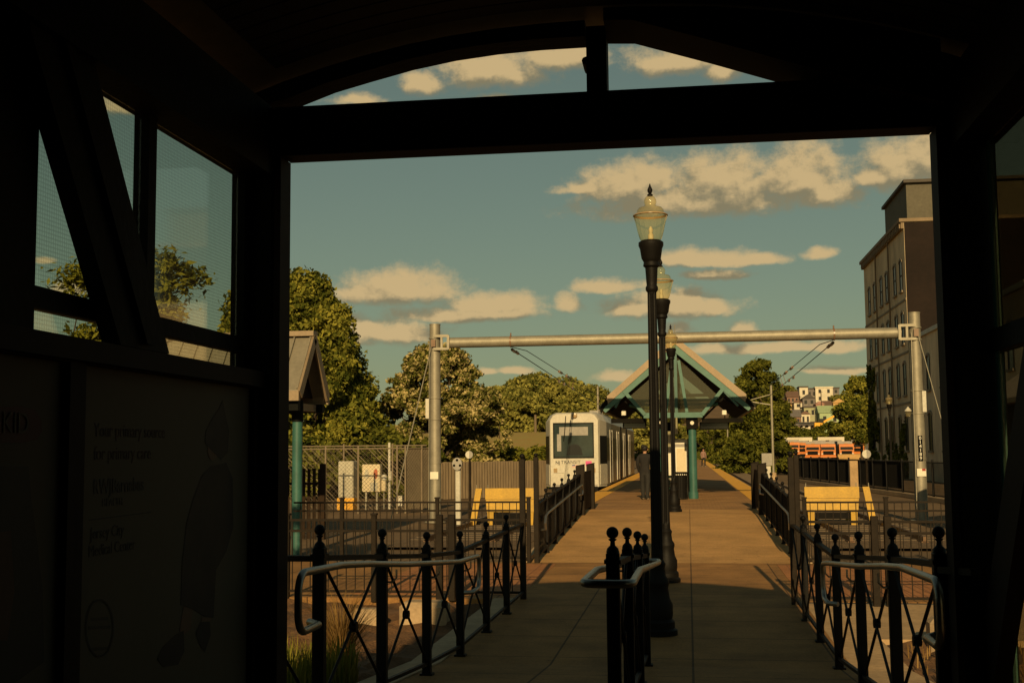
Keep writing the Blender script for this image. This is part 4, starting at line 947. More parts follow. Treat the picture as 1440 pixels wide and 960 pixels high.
# ------------------------------------------------------------------ people
def skin_mesh(name, verts, edges, radii, root=0, subd=1):
    me = bpy.data.meshes.new(name); me.from_pydata([tuple(v) for v in verts], edges, [])
    o = bpy.data.objects.new(name, me); COL.objects.link(o)
    sk = o.modifiers.new('s', 'SKIN'); sk.use_smooth_shade = True
    for i, v in enumerate(me.skin_vertices[0].data):
        r = radii[i]; v.radius = r if isinstance(r, tuple) else (r, r); v.use_root = (i == root); v.use_loose = False
    sb = o.modifiers.new('d', 'SUBSURF'); sb.levels = subd
    bpy.context.view_layer.update()
    out = bpy.data.meshes.new_from_object(o.evaluated_get(bpy.context.evaluated_depsgraph_get()))
    bpy.data.objects.remove(o); bpy.data.meshes.remove(me)
    return out
def person(loc, rz, h, label, top='cloth_dark', leg='cloth_trouser', hairm='hair_dark', bun=True, stride=.05):
    "standing figure facing -y before the turn; heights as shares of h"
    t = empty('person', (0,0,0), label, 'person')
    V = [(0,0,.53),(0,.005,.60),(0,.0,.70),(0,.005,.79),(0,0,.845),(0,-.01,.875),(0,-.025,.925),(0,-.02,.975)]
    R = [(.088,.062),(.078,.055),(.088,.058),(.088,.052),(.034,.032),(.032,.032),(.046,.054),(.034,.042)]
    E = [(i,i+1) for i in range(7)]
    def chain(frm, pts, rs):
        k = frm
        for p, r in zip(pts, rs):
            V.append(p); R.append(r); E.append((k, len(V)-1)); k = len(V)-1
        return k
    for s in (-1, 1):
        st = stride*s
        chain(0, [(s*.05,0,.48),(s*.055,-st*.3,.38),(s*.055,-st*.5,.285),(s*.052,-st*.6+.01,.17),(s*.05,-st*.7+.015,.045),(s*.056,-st*.7-.035,.020)], [(.056,.056),(.050,.050),(.037,.038),(.034,.036),(.024,.026),(.020,.017)])
        w = chain(3, [(s*.088,.005,.80),(s*.122,.01,.755),(s*.135,.015,.66),(s*.135,-.02,.60),(s*.13,-.055,.53),(s*.128,-.066,.502)], [.036,.032,.025,.022,.0155,.0165])
        for k, (dx, ln) in enumerate(((-.012,.036),(-.004,.042),(.004,.040),(.012,.032))):
            chain(w, [(s*.128+dx*.6,-.074,.488),(s*.127+dx,-.082,.470),(s*.124+dx,-.082,.470-ln*.55)], [.0075,.0058,.0045])
        chain(w, [(s*.112,-.080,.492),(s*.106,-.090,.474)], [.007,.005])
    V = [(a*h,b*h,c*h) for a,b,c in V]; R = [tuple(v*h for v in r) if isinstance(r, tuple) else r*h for r in R]
    me = skin_mesh('body', V, E, R, 0, 2); me.materials.append(M['skin'])
    # face: nose, brow hollows, mouth raised from the head itself
    for v in me.vertices:
        x, y, z = v.co/h
        if z > .90 and y < -.05:
            v.co.y -= h*.012*math.exp(-((x/.007)**2+((z-.925)/.012)**2)); v.co.y += h*.006*(math.exp(-(((abs(x)-.017)/.009)**2+((z-.938)/.007)**2)))
            v.co.y -= h*.004*math.exp(-((x/.015)**2+((z-.900)/.005)**2))
    body = raw('body', me, t)
    # clothes: shells over the same skeleton
    def shell(nm, keep, grow, m):
        bm = bmesh.new(); bm.from_mesh(me); bm.normal_update()
        kill = [f for f in bm.faces if not keep(f.calc_center_median()/h)]
        bmesh.ops.delete(bm, geom=kill, context='FACES')
        for v in bm.verts: v.co += v.normal*grow*h
        mm = bpy.data.meshes.new(nm); bm.to_mesh(mm); bm.free(); mm.materials.clear(); mm.materials.append(M[m]); mm.shade_smooth()
        return raw(nm, mm, t)
    shell('trousers', lambda c: c.z < .545 and c.z > .035 and abs(c.x) < .105, .007, leg)
    shell('jacket', lambda c: (.50 < c.z < .845 and abs(c.x) < .10) or (.515 < c.z < .84 and abs(c.x) >= .095), .012, top)
    shell('shoes', lambda c: c.z < .04, .005, 'shoe_pale')
    b = MB(); b.ball((0, h*.004, h*.952), h*.062, 16, 12, .98)
    b.v = [v for v in b.v]
    if bun: b.ball((h*.02, h*.05, h*.985), h*.034, 12, 8)
    mm = b.build('hair', hairm, t, True)
    for v in mm.data.vertices:
        if v.co.y < -h*.02 and v.co.z < h*.955: v.co.y = -h*.02+ (v.co.y+h*.02)*.1
    for s in (-1, 1):
        MB().ball((s*h*.017, -h*.068, h*.936), h*.0065, 8, 6).build('eye', 'black_gloss', t, True)
        MB().ball((s*h*.050, -h*.02, h*.925), h*.012, 8, 6, 1.6).build('ear', 'skin', t, True)
    t.rotation_euler = (0,0,rz); t.location = loc
    return t
q = P(904.5, 700, 37.2)
person((q.x+.07, 37.2, .35), R_(165), 1.64, 'person in dark clothes with tied up hair beside the train, half behind a lamp post')
q = P(989.5, 655, 112); person((q.x, 112, .35), R_(20), 1.62, 'small distant person walking far down the platform', 'cloth_pink', bun=False, stride=.16)

# ------------------------------------------------------------------ behind the track ends, towards the big trees
def chain_link(p0, p1, h, label, posts, screen=False, gap=.13):
    p0, p1 = Vector(p0), Vector(p1); Ln = (p1-p0).length; u = (p1-p0)/Ln
    t = empty('chain_link_fence', p0, label, 'fence'); b = MB()
    n = int((Ln+h)/gap)
    for sgn in (1, -1):
        for i in range(n):
            s0 = -h+i*gap; a, e = s0, s0+h; za, ze = 0., h
            if a < 0: za = -a; a = 0.
            if e > Ln: ze = h-(e-Ln); e = Ln
            if ze-za < .05: continue
            if sgn < 0: za, ze = h-za, h-ze
            b.cyl(p0+u*a+Vector((0,0,za)), p0+u*e+Vector((0,0,ze)), .0045, n=3)
    b.build('wire_mesh', 'galv_wire', t)
    for s in posts:
        q = p0+u*s; MB().cyl(q-Vector((0,0,.2)), q+Vector((0,0,h+.08)), .032, n=8).build('post', 'galv_wire', t, True)
    b = MB(); b.cyl(p0+Vector((0,0,h)), p1+Vector((0,0,h)), .024, n=6); b.build('top_rail', 'galv_wire', t)
    if screen:
        b = MB(); b.bar(p0+Vector((0,.03,h/2)), p1+Vector((0,.03,h/2)), .006, h-.05); b.build('privacy_screen', 'screen_fabric', t)
    return t
FD = 38.5
chain_link((PX(400,FD),FD,0), (PX(570,FD),FD,0), 1.98, 'tall chain link fence in front of the grey utility cabinets', [.3,1.4,2.5,3.8])
chain_link((PX(570,FD),FD,0), (PX(606,39.6),39.6,0), 1.98, 'chain link fence covered by a brown screen, behind the gantry pole', [0.0,.8], True)
chain_link((PX(400,43),43,0), (PX(600,43.5),43.5,0), 2.1, 'rear chain link fence behind the utility cabinets', [.6,2.2,4.0], gap=.3)
def cabinet(px0, px1, py0, py1, d, m, label, dep=.5, extra=None):
    a, c = P(px0, py1, d), P(px1, py0, d); t = empty('utility_cabinet', ((a.x+c.x)/2, d, a.z), label, 'cabinet')
    MB().cbox(a.x, c.x, d, d+dep, a.z, c.z, .02).build('body', m, t)
    return t, a, c
t, a, c = cabinet(475.5, 497, 648, 700, 41, 'cabinet_grey', 'grey double door utility cabinet behind the chain link fence')
for x0, x1 in ((a.x+.02,(a.x+c.x)/2-.008), ((a.x+c.x)/2+.008,c.x-.02)):
    dd = MB().box(x0, x1, 40.975, 40.998, a.z+.05, c.z-.04).build('door', 'cabinet_grey', t)
    MB().cyl(((x0+x1)/2+.05,40.96,a.z+.72),((x0+x1)/2+.05,40.974,a.z+.72), .03, n=10).build('handle', 'white_panel', dd, True)
b = MB(); b.box(a.x-.03, c.x+.03, 40.97, 41.5, -.12, a.z-.002); b.build('plinth', 'tactile_yellow', t)
t, a, c = cabinet(509, 534.5, 652.5, 691, 41, 'cabinet_cream', 'cream control panel with a grey and a red oval, behind the chain link fence', .3)
for px, m in ((515.5,'cabinet_grey'), (528,'orange_red')):
    q = P(px, 666, 40.98); b = MB(); b.prism([(q.x+.075*math.cos(k*PI/9), 40.985, q.z+.17*math.sin(k*PI/9)) for k in range(18)], (0,.012,0)); b.build('oval_mark', m, t)
q = P(525.5, 684, 40.98); MB().box(q.x-.13, q.x+.13, 40.98, 40.998, q.z-.14, q.z+.14).build('meter_box', 'cabinet_grey', t)
b = MB(); b.box(a.x+.1, a.x+.16, 41.05, 41.2, -.12, a.z-.002); b.box(c.x-.16, c.x-.1, 41.05, 41.2, -.12, a.z-.002); b.build('leg', 'galvanised', t)
t, a, c = cabinet(535.5, 542, 675, 690, 41.2, 'cabinet_cream', 'small cream meter box beside the cream control panel', .25)
q = P(539, 664, 41.2); MB().lathe([(.11,0),(.11,.10),(.09,.16),(.03,.19)], (q.x,41.3,a.z+.38), 14).build('meter', 'off_white', t, True)
b = MB(); b.cyl(((a.x+c.x)/2,41.32,-.1), ((a.x+c.x)/2,41.32,a.z), .03, n=6); b.build('conduit', 'galvanised', t)
t, a, c = cabinet(558, 566, 698, 711, 39.5, 'off_white', 'small pale box low beside the fence corner post', .25)
MB().box(a.x-.01, c.x+.01, 39.48, 39.77, c.z, c.z+.03).build('lid', 'cabinet_grey', t)
q = P(547.5, 640, 41.6)
t = empty('conduit_pole', (q.x, 41.6, -.1), 'pale conduit pole with a small bracket inside the fenced enclosure', 'pole')
MB().cyl((q.x,41.6,-.2), (q.x,41.6,PZ(547,622,41.6)), .045, n=8).build('shaft', 'off_white', t, True)
MB().tube([(q.x,41.55,PZ(547,664,41.6)), (q.x+.07,41.55,PZ(547,662,41.6)), (q.x+.07,41.55,PZ(547,676,41.6))], .02, 6).build('bracket', 'off_white', t)
# dark wooden picket screen by the kiosk
def slat_screen(p0, p1, h, label, m='brown_picket'):
    p0, p1 = Vector(p0), Vector(p1); Ln = (p1-p0).length; u = (p1-p0)/Ln; t = empty('slatted_screen', p0, label, 'fence')
    b = MB(); n = int(Ln/.12)
    for i in range(n):
        q = p0+u*(.05+i*Ln/n); b.box(q.x-.036, q.x+.036, q.y-.012, q.y+.012, q.z, q.z+h-.06*(i % 2)*.3)
    for z in (.2, h-.35): b.bar(p0+Vector((0,.03,z)), p1+Vector((0,.03,z)), .03, .06)
    b.build('slats', m, t)
    for s in (0, Ln): 
        q = p0+u*s; MB().cbox(q.x-.06, q.x+.06, q.y-.06, q.y+.06, q.z-.1, q.z+h+.10, .01).build('post', m, t)
    return t
slat_screen((PX(395,27),27,-.1), (PX(454,27),27,-.1), 1.60, 'dark slatted screen behind the teal kiosk column')
# weathered board fence beside the train
p0, p1 = Vector((PX(606,49),49,0)), Vector((PX(765,54),54,0)); t = empty('board_fence', p0, 'weathered grey brown board fence between the gantry pole and the train', 'fence')
Ln = (p1-p0).length; u = (p1-p0)/Ln; b = MB(); i = 0; s = 0.0; rg = np.random.default_rng(3)
while s < Ln:
    w = .145; q = p0+u*(s+w/2); hh = PZ(690, 648.5, 51)+rg.normal()*.012; o = rg.normal()*.006
    b.box(q.x-w*.48, q.x+w*.48, q.y-.012+o, q.y+.012+o, -.1, hh); s += w+.008
b.build('boards', 'wood_fence', t)
b = MB()
for z in (.3, 1.0): b.bar(p0+Vector((0,.05,z)), p1+Vector((0,.05,z)), .04, .09)
b.build('rail', 'wood_fence', t)
# gable-roofed kiosk on teal columns
KD = 23.0; xv = PX(440, KD, 520); zr = PZ(440, 477, KD); ze = PZ(413, 553, 22.1); xl = xv-7.0
t = empty('roofed_kiosk', (xv-4, KD, -.1), 'small kiosk with a grey standing seam gable roof on teal columns', 'kiosk')
hs = .90
for s in (-1, 1):
    b = MB(); b.prism([(xv,KD,zr),(xv,KD+s*hs,ze),(xv,KD+s*hs,ze+.07),(xv,KD,zr+.09)], (xl-xv,0,0)); b.build('roof_slope', 'roof_metal', t)
    b = MB(); k = xv-.02
    while k > xl: b.bar((k,KD+s*.03,zr+.10), (k,KD+s*hs,ze+.085), .03, .05); k -= .33
    b.build('roof_seams', 'roof_metal', t)
    MB().box(xl, xv+.04, min(KD+s*hs,KD+s*(hs+.1)), max(KD+s*hs,KD+s*(hs+.1)), ze-.14, ze+.05).build('gutter', 'tan_metal', t)
    MB().bar((xv+.03,KD,zr+.02), (xv+.03,KD+s*hs,ze-.02), .05, .20).build('verge_board', 'tan_metal', t)
MB().box(xl, xv+.05, KD-.14, KD+.14, zr+.06, zr+.16).build('ridge_cap', 'tan_metal', t)
MB().prism([(xv-.25,KD,zr-.08),(xv-.25,KD-hs+.1,ze-.03),(xv-.25,KD+hs-.1,ze-.03)], (-.05,0,0)).build('gable_wall', 'shelter_trim', t)
MB().box(xl+.2, xv-.02, KD-hs+.05, KD-hs+.2, ze-.32, ze-.15).build('eave_beam', 'shelter_steel', t); MB().box(xl+.2, xv-.02, KD+hs-.2, KD+hs-.05, ze-.32, ze-.15).build('eave_beam', 'shelter_steel', t)
MB().box(xv-.3, xv-.15, KD-hs+.2, KD+hs-.2, ze-.30, ze-.16).build('eave_beam', 'tan_metal', t)
for x in (PX(425, KD), PX(425, KD)-3.0, PX(425, KD)-6.0):
    MB().cyl((x,KD-.3,-.2), (x,KD-.3,ze-.12), .10, n=18).build('column', 'teal_paint', t, True)
    MB().cyl((x,KD-.3,2.45), (x,KD-.3,ze-.1), .112, n=18).build('column_sleeve', 'shelter_steel', t, True)
MB().cyl((xv-.6,KD,zr+.1), (xv-.6,KD,zr+.75), .01, n=5).build('lightning_rod', 'galvanised', t)

# ------------------------------------------------------------------ right of the track: screened fence, brick buildings
def dark_fence():
    p = [(6.4, 75), (8.55, 51), (9.3, 38), (9.6, 24)]
    t = empty('screened_fence', (8.5, 51, -.1), 'long dark picket fence with a shade-darkened screen along the street', 'fence')
    for i in range(3):
        a, c = Vector((*p[i],0)), Vector((*p[i+1],0)); Ln = (c-a).length; u = (c-a)/Ln
        b = MB(); n = int(Ln/.15)
        for k in range(n): q = a+u*((k+.5)*Ln/n); b.cyl(q+Vector((0,0,.08)), q+Vector((0,0,1.36)), .011, n=4)
        for z in (.12, 1.30): b.bar(a+Vector((0,0,z)), c+Vector((0,0,z)), .04, .04)
        b.build('picket_panel', 'black_iron', t)
        if i < 1:
            b = MB(); b.bar(a+Vector((.05,0,.74)), c+Vector((.05,0,.74)), .008, 1.1); b.build('privacy_screen', 'shaded_screen', t)
        k = 0
        while k < Ln-.5:
            q = a+u*k; b = MB(); b.cbox(q.x-.04, q.x+.04, q.y-.04, q.y+.04, -.1, 1.42, .008); b.build('post', 'black_iron', t); k += 2.4
        b = MB(); b.bar(a+Vector((0,0,-.02)), c+Vector((0,0,-.02)), .30, .16); b.build('kerb', 'kerb_concrete', t)
dark_fence()
q = P(1201, 690, 53); t = MB().cbox(q.x-.17, q.x+.17, 52.8, 53.15, -.1, PZ(1201,647.5,53), .02).build('brick_pillar', 'concrete'); tag(t, 'square masonry pillar standing in the dark screened fence', 'pillar')

BX = 14.1; BY0, BY1, BH = 80.0, 98.2, 16.4
t = empty('brick_building', (BX+8, 89, -.1), 'tall painted brick building with arched windows and a red end wall darkened as if shaded', 'building')
MB().box(BX, BX+18, BY0+.05, BY1, -.3, BH).build('side_wall', 'painted_brick', t)
MB().box(BX+.02, BX+18, BY0-.02, BY0+.045, -.3, BH-.05).build('end_wall', 'shaded_red_brick', t)
cn = MB(); cn.box(BX-.30, BX+18.2, BY0-.10, BY1+.2, BH+.002, BH+.22); cn.box(BX-.18, BX-.002, BY0+.02, BY1+.1, BH-.42, BH)
for k in range(30): cn.box(BX-.27, BX-.182, BY0+.2+k*.6, BY0+.42+k*.6, BH-.38, BH-.002)
cn.build('cornice', 'cornice_paint', t)
def window(y, zt, zb, w=.92, x=None, par=None):
    x = x or BX; pts = [(y-w/2,zb),(y+w/2,zb),(y+w/2,zt-.16)] + [(y+w/2*math.cos(a), zt-.16+.16*math.sin(a)) for a in (PI/6,PI/3,PI/2,2*PI/3,5*PI/6)] + [(y-w/2,zt-.16)]
    f = MB().prism([(x-.012,a,z) for a, z in pts], (.010,0,0)).build('window', 'window_dark', par)
    b = MB(); b.box(x-.05, x-.013, y-w/2-.02, y-w/2+.05, zb, zt-.16); b.box(x-.05, x-.013, y+w/2-.05, y+w/2+.02, zb, zt-.16); b.box(x-.05, x-.013, y-w/2+.052, y+w/2-.052, (zt+zb)/2-.03, (zt+zb)/2+.03); b.build('sash', 'roof_dark', f)
    MB().box(x-.12, x-.002, y-w/2-.12, y+w/2+.12, zb-.13, zb-.003).build('sill', 'stone_sill', f)
    ar = [(y+(w/2+.02)*math.cos(a), zt-.15+.17*math.sin(a)) for a in [PI*k/8 for k in range(9)]]; ao = [(y+(w/2+.14)*math.cos(a), zt-.15+.33*math.sin(a)) for a in [PI*k/8 for k in range(9)]]
    MB().prism([(x-.07,a,z) for a, z in ar+ao[::-1]], (.066,0,0)).build('arch', 'stone_sill', f)
for zt, zb in ((14.1,12.1), (10.65,8.65), (7.35,5.3), (3.9,1.7)):
    for y in (81.6, 84.0, 87.4, 89.8, 93.0, 95.6): window(y, zt, zb, .95, BX, t)
for z in (4.75, 8.0, 11.4): MB().box(BX-.05, BX-.002, BY0+.06, BY1-.02, z-.07, z+.07).build('belt_course', 'stone_sill', t)
for y in (85.7, 91.4): MB().cyl((BX-.14,y,0), (BX-.14,y,BH-.4), .06, n=8).build('downpipe', 'cornice_paint', t, True)
MB().box(BX+.3, BX+17.5, BY0+.4, BY0+9, BH+.222, 19.0).build('penthouse', 'penthouse_grey', t)
MB().box(BX+.1, BX+17.7, BY0+.1, BY0+9.2, 19.002, 19.2).build('penthouse_roof', 'roof_dark', t)
t2 = empty('brick_annex', (BX+6, 66, -.1), 'lower two storey grey annex joined to the tall brick building', 'building')
MB().box(BX+.15, BX+14, 53, BY0-.03, -.3, 8.6).build('wall', 'painted_brick', t2)
MB().box(BX+.0, BX+14.1, 52.9, BY0-.03, 8.602, 8.85).build('parapet', 'off_white', t2)
for y in (56, 58.6, 62, 64.6, 68.2, 70.6, 74.6, 77): 
    window(y, 7.3, 5.3, .95, BX+.15, t2); window(y, 3.9, 1.7, .95, BX+.15, t2)
# climbing vine on the tall building's far end, wall lantern
bl = [(BX-.15, 97.6-abs(random.gauss(0,1.6)), random.uniform(.5,9)*random.random()**.4, .5, .8) for _ in range(40)] + [(BX-.15, random.uniform(82,96), random.uniform(.3,3.2), .5, .7) for _ in range(16)]
p, d = clump_points(bl, 4200, .3); p[:, 1] = np.minimum(p[:, 1], 97.6); p[:, 0] = BX-.02-np.abs(p[:, 0]-BX)*.2
me = leaf_mesh('climbing_vine', p-np.array((BX,95,0)), .26, 'leaf_dark'); o = raw('climbing_vine', me, None, (BX,95,0)); tag(o, 'dark climbing vine covering the far edge of the tall brick building', 'vine')
q = P(1277, 578, 76); t = empty('wall_lantern', (q.x, 76, q.z-.4), 'small pale lantern on an arm in front of the tall brick building', 'lantern')
MB().lathe([(.05,-.35),(.14,-.30),(.17,-.02),(.20,0),(.10,.14),(.02,.2)], (q.x,76,q.z), 12).build('lantern_glass', 'globe_glass', t, True)
MB().lathe([(.22,.0),(.22,.03),(.08,.2),(.02,.28)], (q.x,76,q.z), 12).build('cap', 'off_white', t, True)
MB().tube([(q.x,76,q.z+.2),(q.x+.3,76,q.z+.32),(BX+.16,76,q.z+.1)], .03, 6).build('arm', 'black_iron', t)
# hip-roofed kiosk whose shade lies over the empty track
x0, x1, y0, y1, ez = 6.15, 12.4, 23.6, 27.4, PZ(1420, 556, 23.5)
t = empty('hipped_kiosk', ((x0+x1)/2, 25.5, -.1), 'small brick kiosk with a tan hipped metal roof, behind the shelter glass', 'kiosk')
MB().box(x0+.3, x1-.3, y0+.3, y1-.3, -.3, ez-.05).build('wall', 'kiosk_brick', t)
hz = ez+1.45; e = [(x0,y0,ez),(x1,y0,ez),(x1,y1,ez),(x0,y1,ez)]; r0_, r1_ = (x0+1.9,25.5,hz), (x1-1.9,25.5,hz)
b = MB(); b.add(e+[r0_,r1_]+[(a,c,ez-.1) for a, c, _ in e], [(0,1,5,4),(1,2,5),(2,3,4,5),(3,0,4),(6,7,1,0),(7,8,2,1),(8,9,3,2),(9,6,0,3),(9,8,7,6)]); b.build('roof', 'tan_metal', t)
b = MB(); k = x0+.25
while k < x1-.2:
    f = min(1, (k-x0)/1.9, (x1-k)/1.9); b.bar((k,y0,ez+.02), (k,y0+1.9*f,ez+1.45*f+.02), .03, .05); k += .32
b.build('roof_seams', 'tan_metal', t)
# ================================================================== TREES AND PLANTS
cone = lambda t: (1-t)**.75*.92+.10 if t > .18 else .55+t*2.3
ovoid = lambda t: max(math.sin(PI*min(max(t*.88+.1, 0), 1))**.7, .15)
dome = lambda t: (1-t**2.2)**.5*.95+.05
def at(px, d): return (PX(px, d), d, ground_z(PX(px, d), d))
q = at(428, 56); tree('tall_tree', 'tall broad green tree tapering to a pale crown, behind the chain link fence', q, PZ(430,390,56)-q[2], 5.1, .5, cone, 240, .9, 80000, .16, 'leaf_olive', 11, trunk_r=.22)
q = at(352, 60); tree('tall_tree', 'broad green tree behind the kiosk roof, seen through the dotted glass', q, PZ(330,402,60)-q[2], 3.8, .8, cone, 130, .9, 30000, .18, 'leaf_olive', 12)
q = at(618, 60); tree('flowering_tree', 'rounded tree with pale blossom clusters behind the gantry pole', q, PZ(615,486,60)-q[2], 3.5, .2, dome, 210, .66, 66000, .13, 'leaf_blossom', 13)
q = at(500, 66); tree('dark_tree', 'low dark tree between the tall broad tree and the flowering tree', q, 5.2, 3.2, .2, dome, 80, .8, 18000, .18, 'leaf_dark', 14)
q = at(425, 50); tree('shrub', 'dark shrub mass at the foot of the tall broad tree', q, 2.6, 2.4, 0, dome, 40, .7, 6000, .2, 'leaf_dark', 15, cat='shrub', trunk_r=.06)
q = at(548, 52); tree('shrub', 'dark shrub mass behind the screened fence corner', q, 2.9, 2.6, 0, dome, 46, .7, 7000, .2, 'leaf_dark', 16, cat='shrub', trunk_r=.06)
q = at(655, 62); tree('shrub', 'dark shrub at the foot of the flowering tree', q, 2.8, 1.8, 0, dome, 36, .6, 5000, .2, 'leaf_blossom', 17, cat='shrub', trunk_r=.06)
# clipped hedge
bl = [(x, 63+random.uniform(-.5,.5), random.uniform(.2,1.75), .5, .42) for x in np.linspace(PX(655,63), PX(772,63), 40) for _ in range(2)]
p, d = clump_points(bl, 12000, .4); c0 = np.array((PX(715,63),63,0))
tag(raw('hedge', leaf_mesh('hedge', p-c0, .17, 'leaf_yellow'), None, tuple(c0)), 'low clipped green hedge behind the weathered board fence', 'hedge')
# woods behind the slope
G1 = 'trees along the slope behind the train'
for i, (px, py, d, rad, lab) in enumerate(((712,545,150,5.0,'small tree at the lower end of the wood, beside the flowering tree'), (752,528,158,6.5,'broadest tree of the wood, rising behind the wooden pole'), (790,533,150,6.0,'tree of the wood straight above the train roof'),
        (826,545,146,4.6,'tree of the wood beside the thin mast behind the train'), (868,560,170,6.0,'tree of the wood partly hidden by the canopy roof'), (680,548,175,6.5,'tree of the wood showing past the flowering tree'), (915,572,190,7,'tree of the wood behind the lamp posts and canopy'))):
    q = at(px, d); tree('woodland_tree', lab, q, PZ(px,py,d)-q[2], rad, .5, dome, 120, 1.35, 16000, .36, 'leaf_far', 30+i, G1, .25, 4)
G2 = 'low trees along the track beyond the canopy'
for i, (px, py, d, rad, lab) in enumerate(((1000,600,215,5.5,'low dark tree at the end of the platform view'), (1040,585,165,4.0,'low dark tree behind the nearer slim mast'), (965,602,240,6.0,'low dark tree right behind the teal column'))):
    q = at(px, d); tree('trackside_tree', lab, q, PZ(px,py,d)-q[2], rad, .2, dome, 60, 1.2, 7000, .42, 'leaf_dark', 50+i, G2, .2, 4)
q = at(1069, 104); tree('tall_tree', 'large dark green tree beside the tall pale mast', q, PZ(1066,508,104)-q[2], 3.1, .3, lambda t: (1-t)**.45*.85+.15 if t > .3 else .75+t*.5, 130, .8, 30000, .2, 'leaf_dark', 60)
q = at(1040, 100); tree('shrub', 'dark shrub hanging over the empty track below the large tree', q, 3.3, 1.8, 0, dome, 40, .6, 5000, .22, 'leaf_dark', 61, cat='shrub', trunk_r=.06)
q = at(1088, 96); tree('shrub', 'dark shrub at the foot of the tall pale mast', q, 3.6, 1.3, 0, dome, 40, .5, 4500, .22, 'leaf_dark', 62, cat='shrub', trunk_r=.06)
q = at(1212, 150); tree('round_tree', 'round green tree at the far corner of the tall brick building', q, PZ(1200,532,150)-q[2], 3.1, 3.4, dome, 80, 1.0, 13000, .26, 'leaf_olive', 63)
# young tree outside the dotted window
tl = (PX(178,13.5), 13.5, -.1)
T = empty('young_tree', tl, 'young tree with drooping light green leaves outside the dotted glass', 'tree')
rg = np.random.default_rng(77)
ends = [(PX(px,13.5,py)+0, 13.5+dy, PZ(px,py,13.5)) for px, py, dy in ((235,372,.1),(255,388,.2),(222,400,-.2),(208,362,.3),(228,420,0),(205,395,.2),(240,438,-.1),(215,450,.2),(118,380,.1),(105,390,0),(128,398,.3),(140,470,-.2),(125,480,.1),(170,400,.5),(165,430,-.4),(185,385,-.3),(195,440,.4),(155,375,.3))]
pts = []; nr = []
stem_top = Vector((tl[0]-.15, 13.5, 3.0))
b = MB(); b.tube([(tl[0]-.35,13.5,-.3), (tl[0]-.38,13.5,1.6), tuple(stem_top), (tl[0],13.5,3.9)], [.06,.05,.032,.012], 7)
b.tube([(PX(92,13.5,500),13.6,2.2),(PX(92,13.5,470),13.6,3.0),(PX(108,13.5,400),13.6,3.75)], [.012,.011,.006], 5)
for e in ends:
    mid = (stem_top+Vector(e))/2+Vector((0,0,.22)); b.tube([tuple(stem_top), tuple(mid), e], [.020,.012,.004], 5)
    for k in range(210):
        o = rg.normal(size=3)*np.array((.13,.13,.085)); pts.append((e[0]+o[0], e[1]+o[1], e[2]+o[2]-.02)); nr.append((rg.normal()*.5, -.3+rg.normal()*.5, .9))
b.build('trunk', 'bark', T, True)
raw('crown', leaf_mesh('crown', np.array(pts)-np.array(tl), .052, 'leaf_yellow', np.array(nr), .5, 2.4), T)
# grasses in the soil bed
def blades(name, n, area, hgt, m, label, cat='grass', seed=1, lean=.35):
    rg = np.random.default_rng(seed); b = MB()
    for i in range(n):
        x, y = area(rg); z = floor_z(y)-.05; h = hgt*rg.uniform(.5,1.2); a = rg.random()*2*PI; l = lean*h*rg.random()
        dx, dy = math.cos(a)*l, math.sin(a)*l; wx, wy = -math.sin(a)*.006, math.cos(a)*.006
        b.add([(x-wx,y-wy,z),(x+wx,y+wy,z),(x+dx*.4+wx,y+dy*.4+wy,z+h*.6),(x+dx*.4-wx,y+dy*.4-wy,z+h*.6),(x+dx,y+dy,z+h)], [(0,1,2,3),(3,2,4)])
    o = b.build(name, m); o['kind'] = 'stuff'; return tag(o, label, cat)
blades('grass', 2600, lambda r: (-2.55-abs(r.normal())*.55, r.uniform(6.2,9.3)), .34, 'grass_blade', 'green grass growing beside the handrail', seed=3)
blades('grass_weeds', 260, lambda r: (r.uniform(1.9,3.4), r.uniform(8.5,12)), .12, 'grass_dry', 'sparse dry weeds in the soil bed', seed=4)
def tuft(x, y, h, n, label, m, seed):
    rg = np.random.default_rng(seed); b = MB(); z = floor_z(y)-.05
    for i in range(n):
        a = rg.random()*2*PI; l = h*rg.uniform(.1,.65); hh = h*rg.uniform(.5,1.1); r0 = rg.random()*.07; w = .005
        c, s = math.cos(a), math.sin(a)
        pp = [(x+c*(r0+l*t**2), y+s*(r0+l*t**2), z+hh*(t-.25*t**3)) for t in (0,.4,.75,1)]
        v = []
        for j, p_ in enumerate(pp): ww = w*(1-j/3.2); v += [(p_[0]-s*ww,p_[1]+c*ww,p_[2]), (p_[0]+s*ww,p_[1]-c*ww,p_[2])]
        b.add(v, [(0,1,3,2),(2,3,5,4),(4,5,7,6)])
    return tag(b.build('ornamental_grass', m), label, 'plant')
tuft(-2.85, 9.8, .85, 420, 'dry tan ornamental grass tuft behind the black ball topped railing', 'grass_dry', 5)
tuft(-3.5, 8.6, .7, 320, 'greenish ornamental grass tuft at the edge of the shelter post', 'grass_blade', 6)
for k, (x, y, sx, sy, sz, lab) in enumerate(((-2.92,13.3,.52,.36,.20,'long pale stone block lying in the soil bed'), (-3.6,13.4,.36,.26,.10,'small pale stone beside the long stone block'), (2.45,12.1,.48,.30,.24,'pale stone block at the edge of the sunlit path'))):
    b = MB(); b.cbox(x-sx/2, x+sx/2, y-sy/2, y+sy/2, -.08, sz, .05); tag(b.build('stone_block', 'kerb_concrete'), lab, 'stone')

